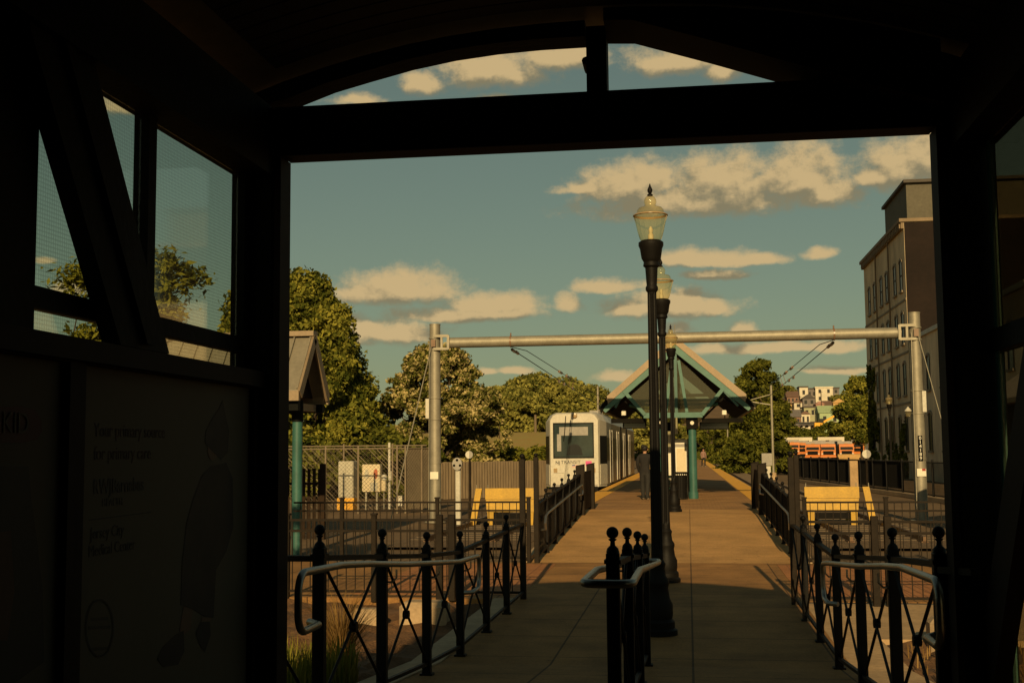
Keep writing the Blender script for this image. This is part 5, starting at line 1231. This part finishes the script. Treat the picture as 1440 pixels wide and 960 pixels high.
# ================================================================== FAR: TRUCKS, TOWN
def truck():
    t = empty('work_truck', (0,0,0), 'orange work truck', 'truck', 'orange trucks parked in rows in the yard')
    w = 1.2
    MB().prism([(-w,0,.95),(-w,0,1.75),(-w,.35,2.75),(-w,1.9,2.8),(-w,1.9,.6),(-w,.1,.6)], (2*w,0,0)).build('cab', 'orange_paint', t)
    b = MB(); b.prism([(-w+.15,.03,1.80),(w-.15,.03,1.80),(w-.2,.32,2.55),(-w+.2,.32,2.55)], (0,-.03,.0)); b.build('windshield', 'window_dark', t)
    b = MB(); b.box(-.85, .85, -.03, -.002, 1.0, 1.62); b.build('grille', 'rubber_black', t)
    for x in (-.98, .98): MB().box(x-.12, x+.12, -.04, -.003, 1.05, 1.25).build('headlight', 'off_white', t)
    MB().box(-w-.05, w+.05, -.15, 0, .55, .85).build('bumper', 'orange_paint', t)
    MB().box(-w-.02, w+.02, 2.1, 7.0, 1.1, 3.25).build('box_body', 'grey_box', t)
    MB().box(-w, w, 1.95, 7.0, .7, 1.05).build('chassis', 'rubber_black', t)
    for s in (-1, 1):
        for y in (1.0, 5.6): MB().cyl((s*.9,y,.5), (s*1.18,y,.5), .5, n=14).build('wheel', 'rubber_black', t, True)
        MB().tube([(s*w,.3,2.2),(s*(w+.25),.15,2.3),(s*(w+.25),.15,1.7)], .05, 5).build('mirror', 'rubber_black', t)
    MB().box(-.3, .3, .9, 1.2, 2.8, 2.95).build('beacon', 'lamp_amber', t)
    return t
tr = truck(); first = True
spots = [(1143,208,'orange truck facing the fence, front row, beside the truck with a plow'), (1165,208,'orange truck facing the fence, front row, in the middle'), (1191,210,'orange truck facing the fence, front row, near the white round sign'),
         (1115,226,'orange truck behind the dark fence, second row beside the large tree'), (1127,250,'orange truck with a raised grey body, second row'), (1153,246,'orange truck half hidden behind the front row'), (1179,243,'orange truck in the second row behind the middle one'), (1206,232,'orange truck in the second row next to the tall brick building')]
for px, d, lab in spots:
    o = tr if first else copy_tree(tr); first = False
    o.location = (PX(px, d), d, -.1 if d < 215 else .35); o.rotation_euler = (0,0,R_(random.uniform(-14,14))); o['label'] = lab
x = PX(1103, 206); t = empty('loader', (x,206,-.1), 'small orange loader at the end of the truck rows', 'loader')
MB().prism([(x-.8,206,.5),(x-.8,206,1.1),(x-.8,207.2,1.5),(x-.8,208.6,1.4),(x-.8,208.6,.5)], (1.6,0,0)).build('body', 'orange_paint', t); MB().box(x-.6,x+.6,207,208.2,1.5,2.3).build('cab','window_dark',t)
MB().prism([(x-1.1,205.0,.1),(x-1.1,205.3,1.0),(x-1.1,205.5,.1)],(2.2,0,0)).build('bucket','orange_paint',t)
for s in (-1,1):
    for y in (206.4,208.1): MB().cyl((x+s*.7,y,.45),(x+s*1.0,y,.45),.45,n=12).build('wheel','rubber_black',t)
x = PX(1195,203); t = empty('plow', (x,203,-.1), 'pale plow blade lying in front of the truck rows', 'plow')
MB().prism([(x-1.9,203,0),(x-1.9,202.9,.9),(x-1.9,203.15,1.0),(x-1.9,203.3,.1)],(3.8,0,0)).build('blade','house_tan',t); MB().box(x-.3,x+.3,203.3,204.6,.2,.5).build('hitch','rubber_black',t)
# long white trailers behind the trucks
for px0, px1, lab in ((1102,1143,'long white trailer behind the trucks, nearer the large tree'), (1151,1188,'long white trailer behind the trucks, below the green house')):
    d = 272; a, c = PX(px0,d), PX(px1,d); z1 = PZ(1140,614.5,d); t = empty('trailer', ((a+c)/2,d,0), lab, 'trailer', 'white trailers behind the trucks')
    MB().box(a,c,d,d+2.4,1.1,z1).build('box','house_white',t); MB().box(a+.2,c-.2,d+.2,d+2.2,.8,1.095).build('chassis','rubber_black',t)
    for k in (.1,.16,.8,.9): MB().cyl((a+(c-a)*k,d+.1,.45),(a+(c-a)*k,d+.4,.45),.5,n=12).build('wheel','rubber_black',t)
# the town on the hill
def house(px0, px1, py0, py1, d, m, label, roof='flat', rm='roof_dark', wins=(2,2), dep=9, name='house'):
    a, c = P(px0, py1, d), P(px1, py0, d); w = c.x-a.x; t = empty(name, ((a.x+c.x)/2, d, a.z), label, 'house' if name == 'house' else 'building')
    wl = MB().box(a.x, c.x, d, d+dep, a.z-6, c.z).build('wall', m, t)
    if roof == 'flat': MB().box(a.x-.2, c.x+.2, d-.2, d+dep+.2, c.z+.002, c.z+.45).build('roof', rm, t)
    elif roof == 'gable': MB().prism([(a.x-.3,d-.3,c.z+.002),(c.x+.3,d-.3,c.z+.002),((a.x+c.x)/2,d-.3,c.z+w*.38)], (0,dep+.6,0)).build('roof', rm, t)
    elif roof == 'side': MB().prism([(a.x-.3,d-.3,c.z+.002),(a.x-.3,d+dep/2,c.z+2.2),(a.x-.3,d+dep+.3,c.z+.002)], (w+.6,0,0)).build('roof', rm, t)
    H = c.z-a.z
    for i in range(wins[0]):
        for j in range(wins[1]):
            x = a.x+w*(i+.5)/wins[0]; z = a.z+H*(j+.55)/wins[1]; ww = min(.9, w/wins[0]*.45); hh = min(1.5, H/wins[1]*.5)
            f = MB().box(x-ww/2, x+ww/2, d-.05, d-.004, z-hh/2, z+hh/2).build('window', 'window_dark', t)
            MB().box(x-ww/2-.1, x+ww/2+.1, d-.09, d-.052, z-hh/2-.14, z-hh/2-.01).build('sill', 'house_white', f)
    return t
house(1147.5,1171,545,576,440,'house_white','large white block crowning the hill town','flat','house_white',(2,3),8,'apartment_block')
house(1171.3,1180,546,566,448,'house_grey','grey block attached beside the large white block','flat','roof_dark',(1,2),8,'apartment_block')
house(1136.2,1147.2,547,562,442,'house_grey','dark grey house with white dormers next to the large white block','flat','roof_dark',(2,1))
house(1124.5,1136,544.5,560,440,'house_white','narrow white house with a flat dark roof on the hilltop','flat','roof_dark',(1,1))
house(1107,1123,558,568,425,'house_brown','wide house with a brown roof at the hill edge by the large tree','side','roof_brown',(3,1))
house(1129,1146,560,572,418,'house_grey','house with a grey gable in the middle of the hill town','gable','roof_dark',(2,1))
house(1107,1117,568,580,400,'house_yellow','small yellow house beside the large tree','flat','roof_brown',(2,1))
house(1117.5,1128,566,592,396,'house_white','tall narrow pale house beside the small yellow house','gable','roof_brown',(1,3))
house(1131,1147,573,588,385,'house_green','pale olive house below the grey gable','flat','roof_dark',(2,1))
house(1148,1159,568,590,392,'house_pink','dusky pink house under the large white block','gable','house_pink',(1,2))
house(1160,1170,572,586,402,'house_pink','brown pink house next to the dusky pink house','side','roof_brown',(1,1))
house(1172,1188,566,580,410,'house_tan','orange tan house below the grey block','gable','house_tan',(2,1))
house(1127,1139,582,598,350,'house_white','low white house with a dark porch','gable','roof_brown',(2,1))
house(1106,1126,586,600,345,'house_brown','low brown shed beside the low white house','side','house_grey',(3,1))
house(1153,1195,580,599,345,'house_mint','long mint green building with a low roof','side','house_mint',(3,1),9,'workshop')
for px, d, py, lab in ((1126,372,556,'thin utility pole beside the tall narrow pale house'), (1156,372,549,'utility pole with a crossarm before the large white block'), (1115,362,566,'thin utility pole before the small yellow house')):
    x = PX(px,d); z0 = ground_z(x,d); pole(px, d, z0, PZ(px,py,d), .16, lab, 'bark', True)
# parked cars at the foot of the houses
car_spots = ((1128,'dark car parked below the low white house'), (1136,'dark car parked in the middle of the hill street'), (1144,'dark car parked beside the excavator'))
c0 = None
for px, lab in car_spots:
    d = 322; x = PX(px,d); z = PZ(px,601,d)
    if c0 is None:
        c0 = empty('parked_car', (0,0,0), lab, 'car', 'dark cars on the hill street')
        MB().prism([(-2.1,0,.35),(2.1,0,.35),(2.15,0,.8),(1.2,0,.95),(.7,0,1.45),(-1.1,0,1.45),(-1.7,0,.95),(-2.15,0,.85)],(0,1.7,0)).build('body','house_grey',c0)
        MB().prism([(.62,-.01,.98),(1.1,-.01,.96),(.65,-.01,1.36),(-1.05,-.01,1.36),(-1.5,-.01,.98)],(0,.008,0)).build('side_window','window_dark',c0)
        for k in (-1.35,1.35):
            for y in (0,1.5): MB().cyl((k,y-.02,.33),(k,y+.2,.33),.33,n=12).build('wheel','rubber_black',c0)
        o = c0
    else: o = copy_tree(c0)
    o.location = (x,d,z); o['label'] = lab
# excavator
d = 318; q = P(1153,605,d); t = empty('excavator', tuple(q), 'yellow excavator with a bent arm among the hill bushes', 'excavator')
MB().box(q.x-1.4,q.x+1.4,d,d+2.2,q.z,q.z+.8).build('tracks','rubber_black',t); MB().cbox(q.x-1.3,q.x+1.2,d,d+2,q.z+.85,q.z+2.0,.1).build('body','tactile_yellow',t); MB().box(q.x+.1,q.x+1.0,d,d+1,q.z+2.0,q.z+3.0).build('cab','window_dark',t)
MB().bar((q.x+.6,d+.4,q.z+1.9),(q.x+4.2,d+.4,q.z+3.9),.35,.5).build('boom','tactile_yellow',t); MB().bar((q.x+4.2,d+.4,q.z+3.9),(q.x+5.8,d+.4,q.z+1.4),.3,.4).build('dipper','rubber_black',t); MB().prism([(q.x+5.4,d,q.z+1.3),(q.x+6.3,d,q.z+1.4),(q.x+6.1,d,q.z+.6),(q.x+5.5,d,q.z+.7)],(0,.9,0)).build('bucket','rubber_black',t)
for i, (px, d, rad, h, lab) in enumerate(((1112,300,4.5,3.4,'bush on the bank above the trailers, by the large tree'), (1130,296,4.5,3.0,'bush on the bank below the parked dark cars'), (1168,290,5.0,4.4,'largest bush on the bank, below the long mint building'), (1186,292,4.5,4.0,'bush on the bank next to the round tree'), (1147,284,3.0,2.4,'low bush in the gap between the two trailers'))):
    q = at(px, d); z = PZ(px, 616.5, d); tree('bush', lab, (q[0], d, z-.6), h, rad, 0, dome, 40, 1.1, 4000, .4, 'leaf_dark', 80+i, 'bushes on the bank above the yard', .1, 3, 'bush')
for i, (px, py, d, rad, lab) in enumerate(((1108,543,455,5,'far tree on the skyline beside the narrow white house'), (1186,556,440,5,'far tree on the skyline beside the grey block'), (1140,552,470,5,'far tree behind the hilltop houses'))):
    x = PX(px,d); z0 = ground_z(x,d); tree('skyline_tree', lab, (x,d,z0), PZ(px,py,d)-z0, rad, .5, dome, 36, 1.5, 3000, .6, 'leaf_far', 95+i, 'trees on the skyline of the hill town', .2, 3)

# ================================================================== SKY, SUN, FILM
w = bpy.data.worlds.new('World'); scene.world = w; w.use_nodes = True
nt = w.node_tree; N = nt.nodes; L = nt.links; N.clear()
SUN_EL, SUN_AZ = R_(20.3), R_(180-2.4)          # the sun stands behind the viewer, a touch to the right
out = N.new('ShaderNodeOutputWorld'); bg = N.new('ShaderNodeBackground'); L.new(bg.outputs[0], out.inputs[0])
sky = N.new('ShaderNodeTexSky'); sky.sky_type = 'NISHITA'; sky.sun_disc = False; sky.sun_elevation = SUN_EL; sky.sun_rotation = SUN_AZ
sky.air_density = 1.1; sky.dust_density = .8; sky.ozone_density = 1.0
tint = N.new('ShaderNodeMixRGB'); tint.blend_type = 'MULTIPLY'; tint.inputs[0].default_value = 1; tint.inputs[2].default_value = (*SKY_TINT, 1)
L.new(sky.outputs[0], tint.inputs[1])
gm = N.new('ShaderNodeGamma'); gm.inputs[1].default_value = .70; L.new(tint.outputs[0], gm.inputs[0])
gn = N.new('ShaderNodeMixRGB'); gn.blend_type = 'MULTIPLY'; gn.inputs[0].default_value = 1; gn.inputs[2].default_value = (*SKY_GAIN, 1); L.new(gm.outputs[0], gn.inputs[1]); tint = gn
# cumulus field, laid out by compass bearing and height in the sky
def bearing(px, py):
    d = ray(px, py).normalized(); return math.atan2(d.x, d.y), math.asin(d.z)
clouds = [(890,256,88,38),(1018,252,98,46),(1125,243,74,48),(1160,268,52,28),(985,282,180,28),(820,262,40,10),
 (1265,228,60,42),(1225,244,30,18),(1310,215,60,50),
 (565,402,95,28),(520,412,60,20),(690,425,80,20),(640,440,110,13),(705,438,62,10),
 (560,464,76,22),(505,464,50,22),(470,480,60,10),
 (860,401,54,12),(945,428,95,24),(1002,430,32,20),(890,434,45,14),
 (1010,362,92,14),(955,358,46,14),(1068,361,46,10),(1000,385,58,9),(1155,355,24,9),
 (1040,462,24,11),(955,462,22,11),(1090,488,150,9),(1180,486,50,10),(1010,489,40,8),
 (870,530,40,10),(720,523,36,6),(680,524,22,6),(800,424,26,15),(1180,520,60,7),
 (690,98,100,30),(590,116,36,22),(500,140,40,10),(790,80,80,24),(960,82,90,26),(1020,100,34,22),(1080,80,60,30),
 (98,402,26,14),(170,405,30,12),(60,364,14,6),(200,150,70,18),(690,140,24,8)]
grp = bpy.data.node_groups.new('cloud_field', 'ShaderNodeTree')
grp.interface.new_socket('uv', in_out='INPUT', socket_type='NodeSocketVector'); grp.interface.new_socket('field', in_out='OUTPUT', socket_type='NodeSocketFloat')
gN, gL = grp.nodes, grp.links; gi = gN.new('NodeGroupInput'); go = gN.new('NodeGroupOutput'); acc = None
def gv(op, *ins):
    n = gN.new('ShaderNodeVectorMath'); n.operation = op
    for i, v in enumerate(ins):
        if isinstance(v, tuple): n.inputs[i].default_value = v
        else: gL.new(v, n.inputs[i])
    return n.outputs[0]
gs = gN.new('ShaderNodeSeparateXYZ'); gL.new(gi.outputs[0], gs.inputs[0])
def triple(o):
    c = gN.new('ShaderNodeCombineXYZ'); [gL.new(o, c.inputs[k]) for k in range(3)]; return c.outputs[0]
U3, V3 = triple(gs.outputs[0]), triple(gs.outputs[1])
while len(clouds) % 3: clouds.append(clouds[-1])
for i in range(0, len(clouds), 3):          # three clouds at a time, one in each component; undersides flatter than tops
    cs = []
    for cx, cy, rx_, ry_ in clouds[i:i+3]:
        a0, e0 = bearing(cx, cy+ry_*.22); cs.append((F_PX/rx_*.97, -a0*F_PX/rx_*.97, F_PX/(ry_*1.22)*.97, -e0*F_PX/(ry_*1.22)*.97))
    sx, ox, sy, oy = [tuple(c[k] for c in cs) for k in range(4)]
    vv = gv('MULTIPLY_ADD', V3, sy, oy); vn = gv('MULTIPLY', vv, (-1.7,)*3); vm = gv('MAXIMUM', vv, vn)
    v2 = gv('MULTIPLY', vm, vm); uu = gv('MULTIPLY_ADD', U3, sx, ox); d2 = gv('MULTIPLY_ADD', uu, uu, v2)
    acc = d2 if acc is None else gv('MINIMUM', acc, d2)
g3 = gN.new('ShaderNodeSeparateXYZ'); gL.new(acc, g3.inputs[0])
def gm_(op, a, b, c=None):
    n = gN.new('ShaderNodeMath'); n.operation = op
    for i, v in enumerate((a, b, c)):
        if v is None: continue
        if isinstance(v, (int, float)): n.inputs[i].default_value = v
        else: gL.new(v, n.inputs[i])
    return n.outputs[0]
m_ = gm_('SMOOTH_MIN', gm_('SMOOTH_MIN', g3.outputs[0], g3.outputs[1], .2), g3.outputs[2], .2)
gL.new(gm_('SUBTRACT', 1, gm_('POWER', gm_('MAXIMUM', m_, 0), .5)), go.inputs[0])
def math_(op, a, b=None, c=None):
    n = N.new('ShaderNodeMath'); n.operation = op
    for i, v in enumerate((a, b, c)):
        if v is None: continue
        if isinstance(v, (int, float)): n.inputs[i].default_value = v
        else: L.new(v, n.inputs[i])
    return n.outputs[0]
tc = N.new('ShaderNodeTexCoord'); sp = N.new('ShaderNodeSeparateXYZ'); L.new(tc.outputs['Generated'], sp.inputs[0])
az = math_('ARCTAN2', sp.outputs[0], sp.outputs[1]); el = math_('ARCSINE', sp.outputs[2])
uv = N.new('ShaderNodeCombineXYZ'); L.new(az, uv.inputs[0]); L.new(el, uv.inputs[1])
mp = N.new('ShaderNodeMapping'); mp.inputs['Scale'].default_value = (1, 1.25, 1); L.new(uv.outputs[0], mp.inputs[0])
nz = N.new('ShaderNodeTexNoise'); nz.inputs['Scale'].default_value = 48; nz.inputs['Detail'].default_value = 9; nz.inputs['Roughness'].default_value = 0.66; L.new(mp.outputs[0], nz.inputs['Vector'])
nw = N.new('ShaderNodeTexNoise'); nw.inputs['Scale'].default_value = 15; nw.inputs['Detail'].default_value = 4; L.new(mp.outputs[0], nw.inputs['Vector'])
wv = N.new('ShaderNodeVectorMath'); wv.operation = 'MULTIPLY_ADD'; wv.inputs[1].default_value = (.030, .014, 0); L.new(nw.outputs['Color'], wv.inputs[0])
off = N.new('ShaderNodeVectorMath'); off.operation = 'ADD'; off.inputs[1].default_value = (-.015, -.007, 0); L.new(uv.outputs[0], off.inputs[0]); L.new(off.outputs[0], wv.inputs[2])
g1 = N.new('ShaderNodeGroup'); g1.node_tree = grp; L.new(wv.outputs[0], g1.inputs[0])
up = N.new('ShaderNodeVectorMath'); up.operation = 'ADD'; up.inputs[1].default_value = (.006, .015, 0); L.new(wv.outputs[0], up.inputs[0])
g2 = N.new('ShaderNodeGroup'); g2.node_tree = grp; L.new(up.outputs[0], g2.inputs[0])
nzu = N.new('ShaderNodeTexNoise'); nzu.inputs['Scale'].default_value = 48; nzu.inputs['Detail'].default_value = 6; nzu.inputs['Roughness'].default_value = .58
mu = N.new('ShaderNodeVectorMath'); mu.operation = 'ADD'; mu.inputs[1].default_value = (.004, .008, 0); L.new(mp.outputs[0], mu.inputs[0]); L.new(mu.outputs[0], nzu.inputs['Vector'])
dens = math_('MULTIPLY_ADD', math_('SUBTRACT', nz.outputs['Fac'], .43), 1.45, g1.outputs[0])
densu = math_('MULTIPLY_ADD', math_('SUBTRACT', nzu.outputs['Fac'], .43), 1.6, g2.outputs[0])
mr = N.new('ShaderNodeMapRange'); mr.interpolation_type = 'SMOOTHSTEP'; mr.inputs['From Min'].default_value = -.08; mr.inputs['From Max'].default_value = .66; L.new(dens, mr.inputs['Value'])
sh = N.new('ShaderNodeMapRange'); sh.interpolation_type = 'SMOOTHSTEP'; sh.inputs['From Min'].default_value = -.48; sh.inputs['From Max'].default_value = .30; L.new(math_('SUBTRACT', densu, dens), sh.inputs['Value'])
cc = N.new('ShaderNodeMixRGB'); cc.inputs[1].default_value = (*CLOUD_LIT, 1); cc.inputs[2].default_value = (*CLOUD_SHADE, 1); L.new(sh.outputs[0], cc.inputs[0])
cm = N.new('ShaderNodeMixRGB'); L.new(math_('MULTIPLY', mr.outputs[0], .97), cm.inputs[0]); L.new(tint.outputs[0], cm.inputs[1]); L.new(cc.outputs[0], cm.inputs[2])
L.new(cm.outputs[0], bg.inputs['Color']); bg.inputs['Strength'].default_value = SKY_STR
sl = bpy.data.lights.new('sun', 'SUN'); sl.energy = SUN_E; sl.angle = R_(.5); sl.color = SUN_COL
so = bpy.data.objects.new('sun', sl); COL.objects.link(so)
to = Vector((math.sin(SUN_AZ)*math.cos(SUN_EL), math.cos(SUN_AZ)*math.cos(SUN_EL), math.sin(SUN_EL)))
so.rotation_euler = (-to).to_track_quat('-Z', 'Y').to_euler()
scene.view_settings.view_transform = 'Standard'; scene.view_settings.look = 'None'; scene.view_settings.gamma = 1; scene.view_settings.use_curve_mapping = False
scene.view_settings.exposure = EXPO
scene.cycles.use_denoising = True
try: scene.cycles.denoiser = 'OPENIMAGEDENOISE'
except Exception: pass
scene.cycles.max_bounces = 7; scene.cycles.diffuse_bounces = 3; scene.cycles.glossy_bounces = 3; scene.cycles.transparent_max_bounces = 16; scene.cycles.caustics_reflective = False; scene.cycles.caustics_refractive = False
scene.render.film_transparent = False
bpy.context.view_layer.update()
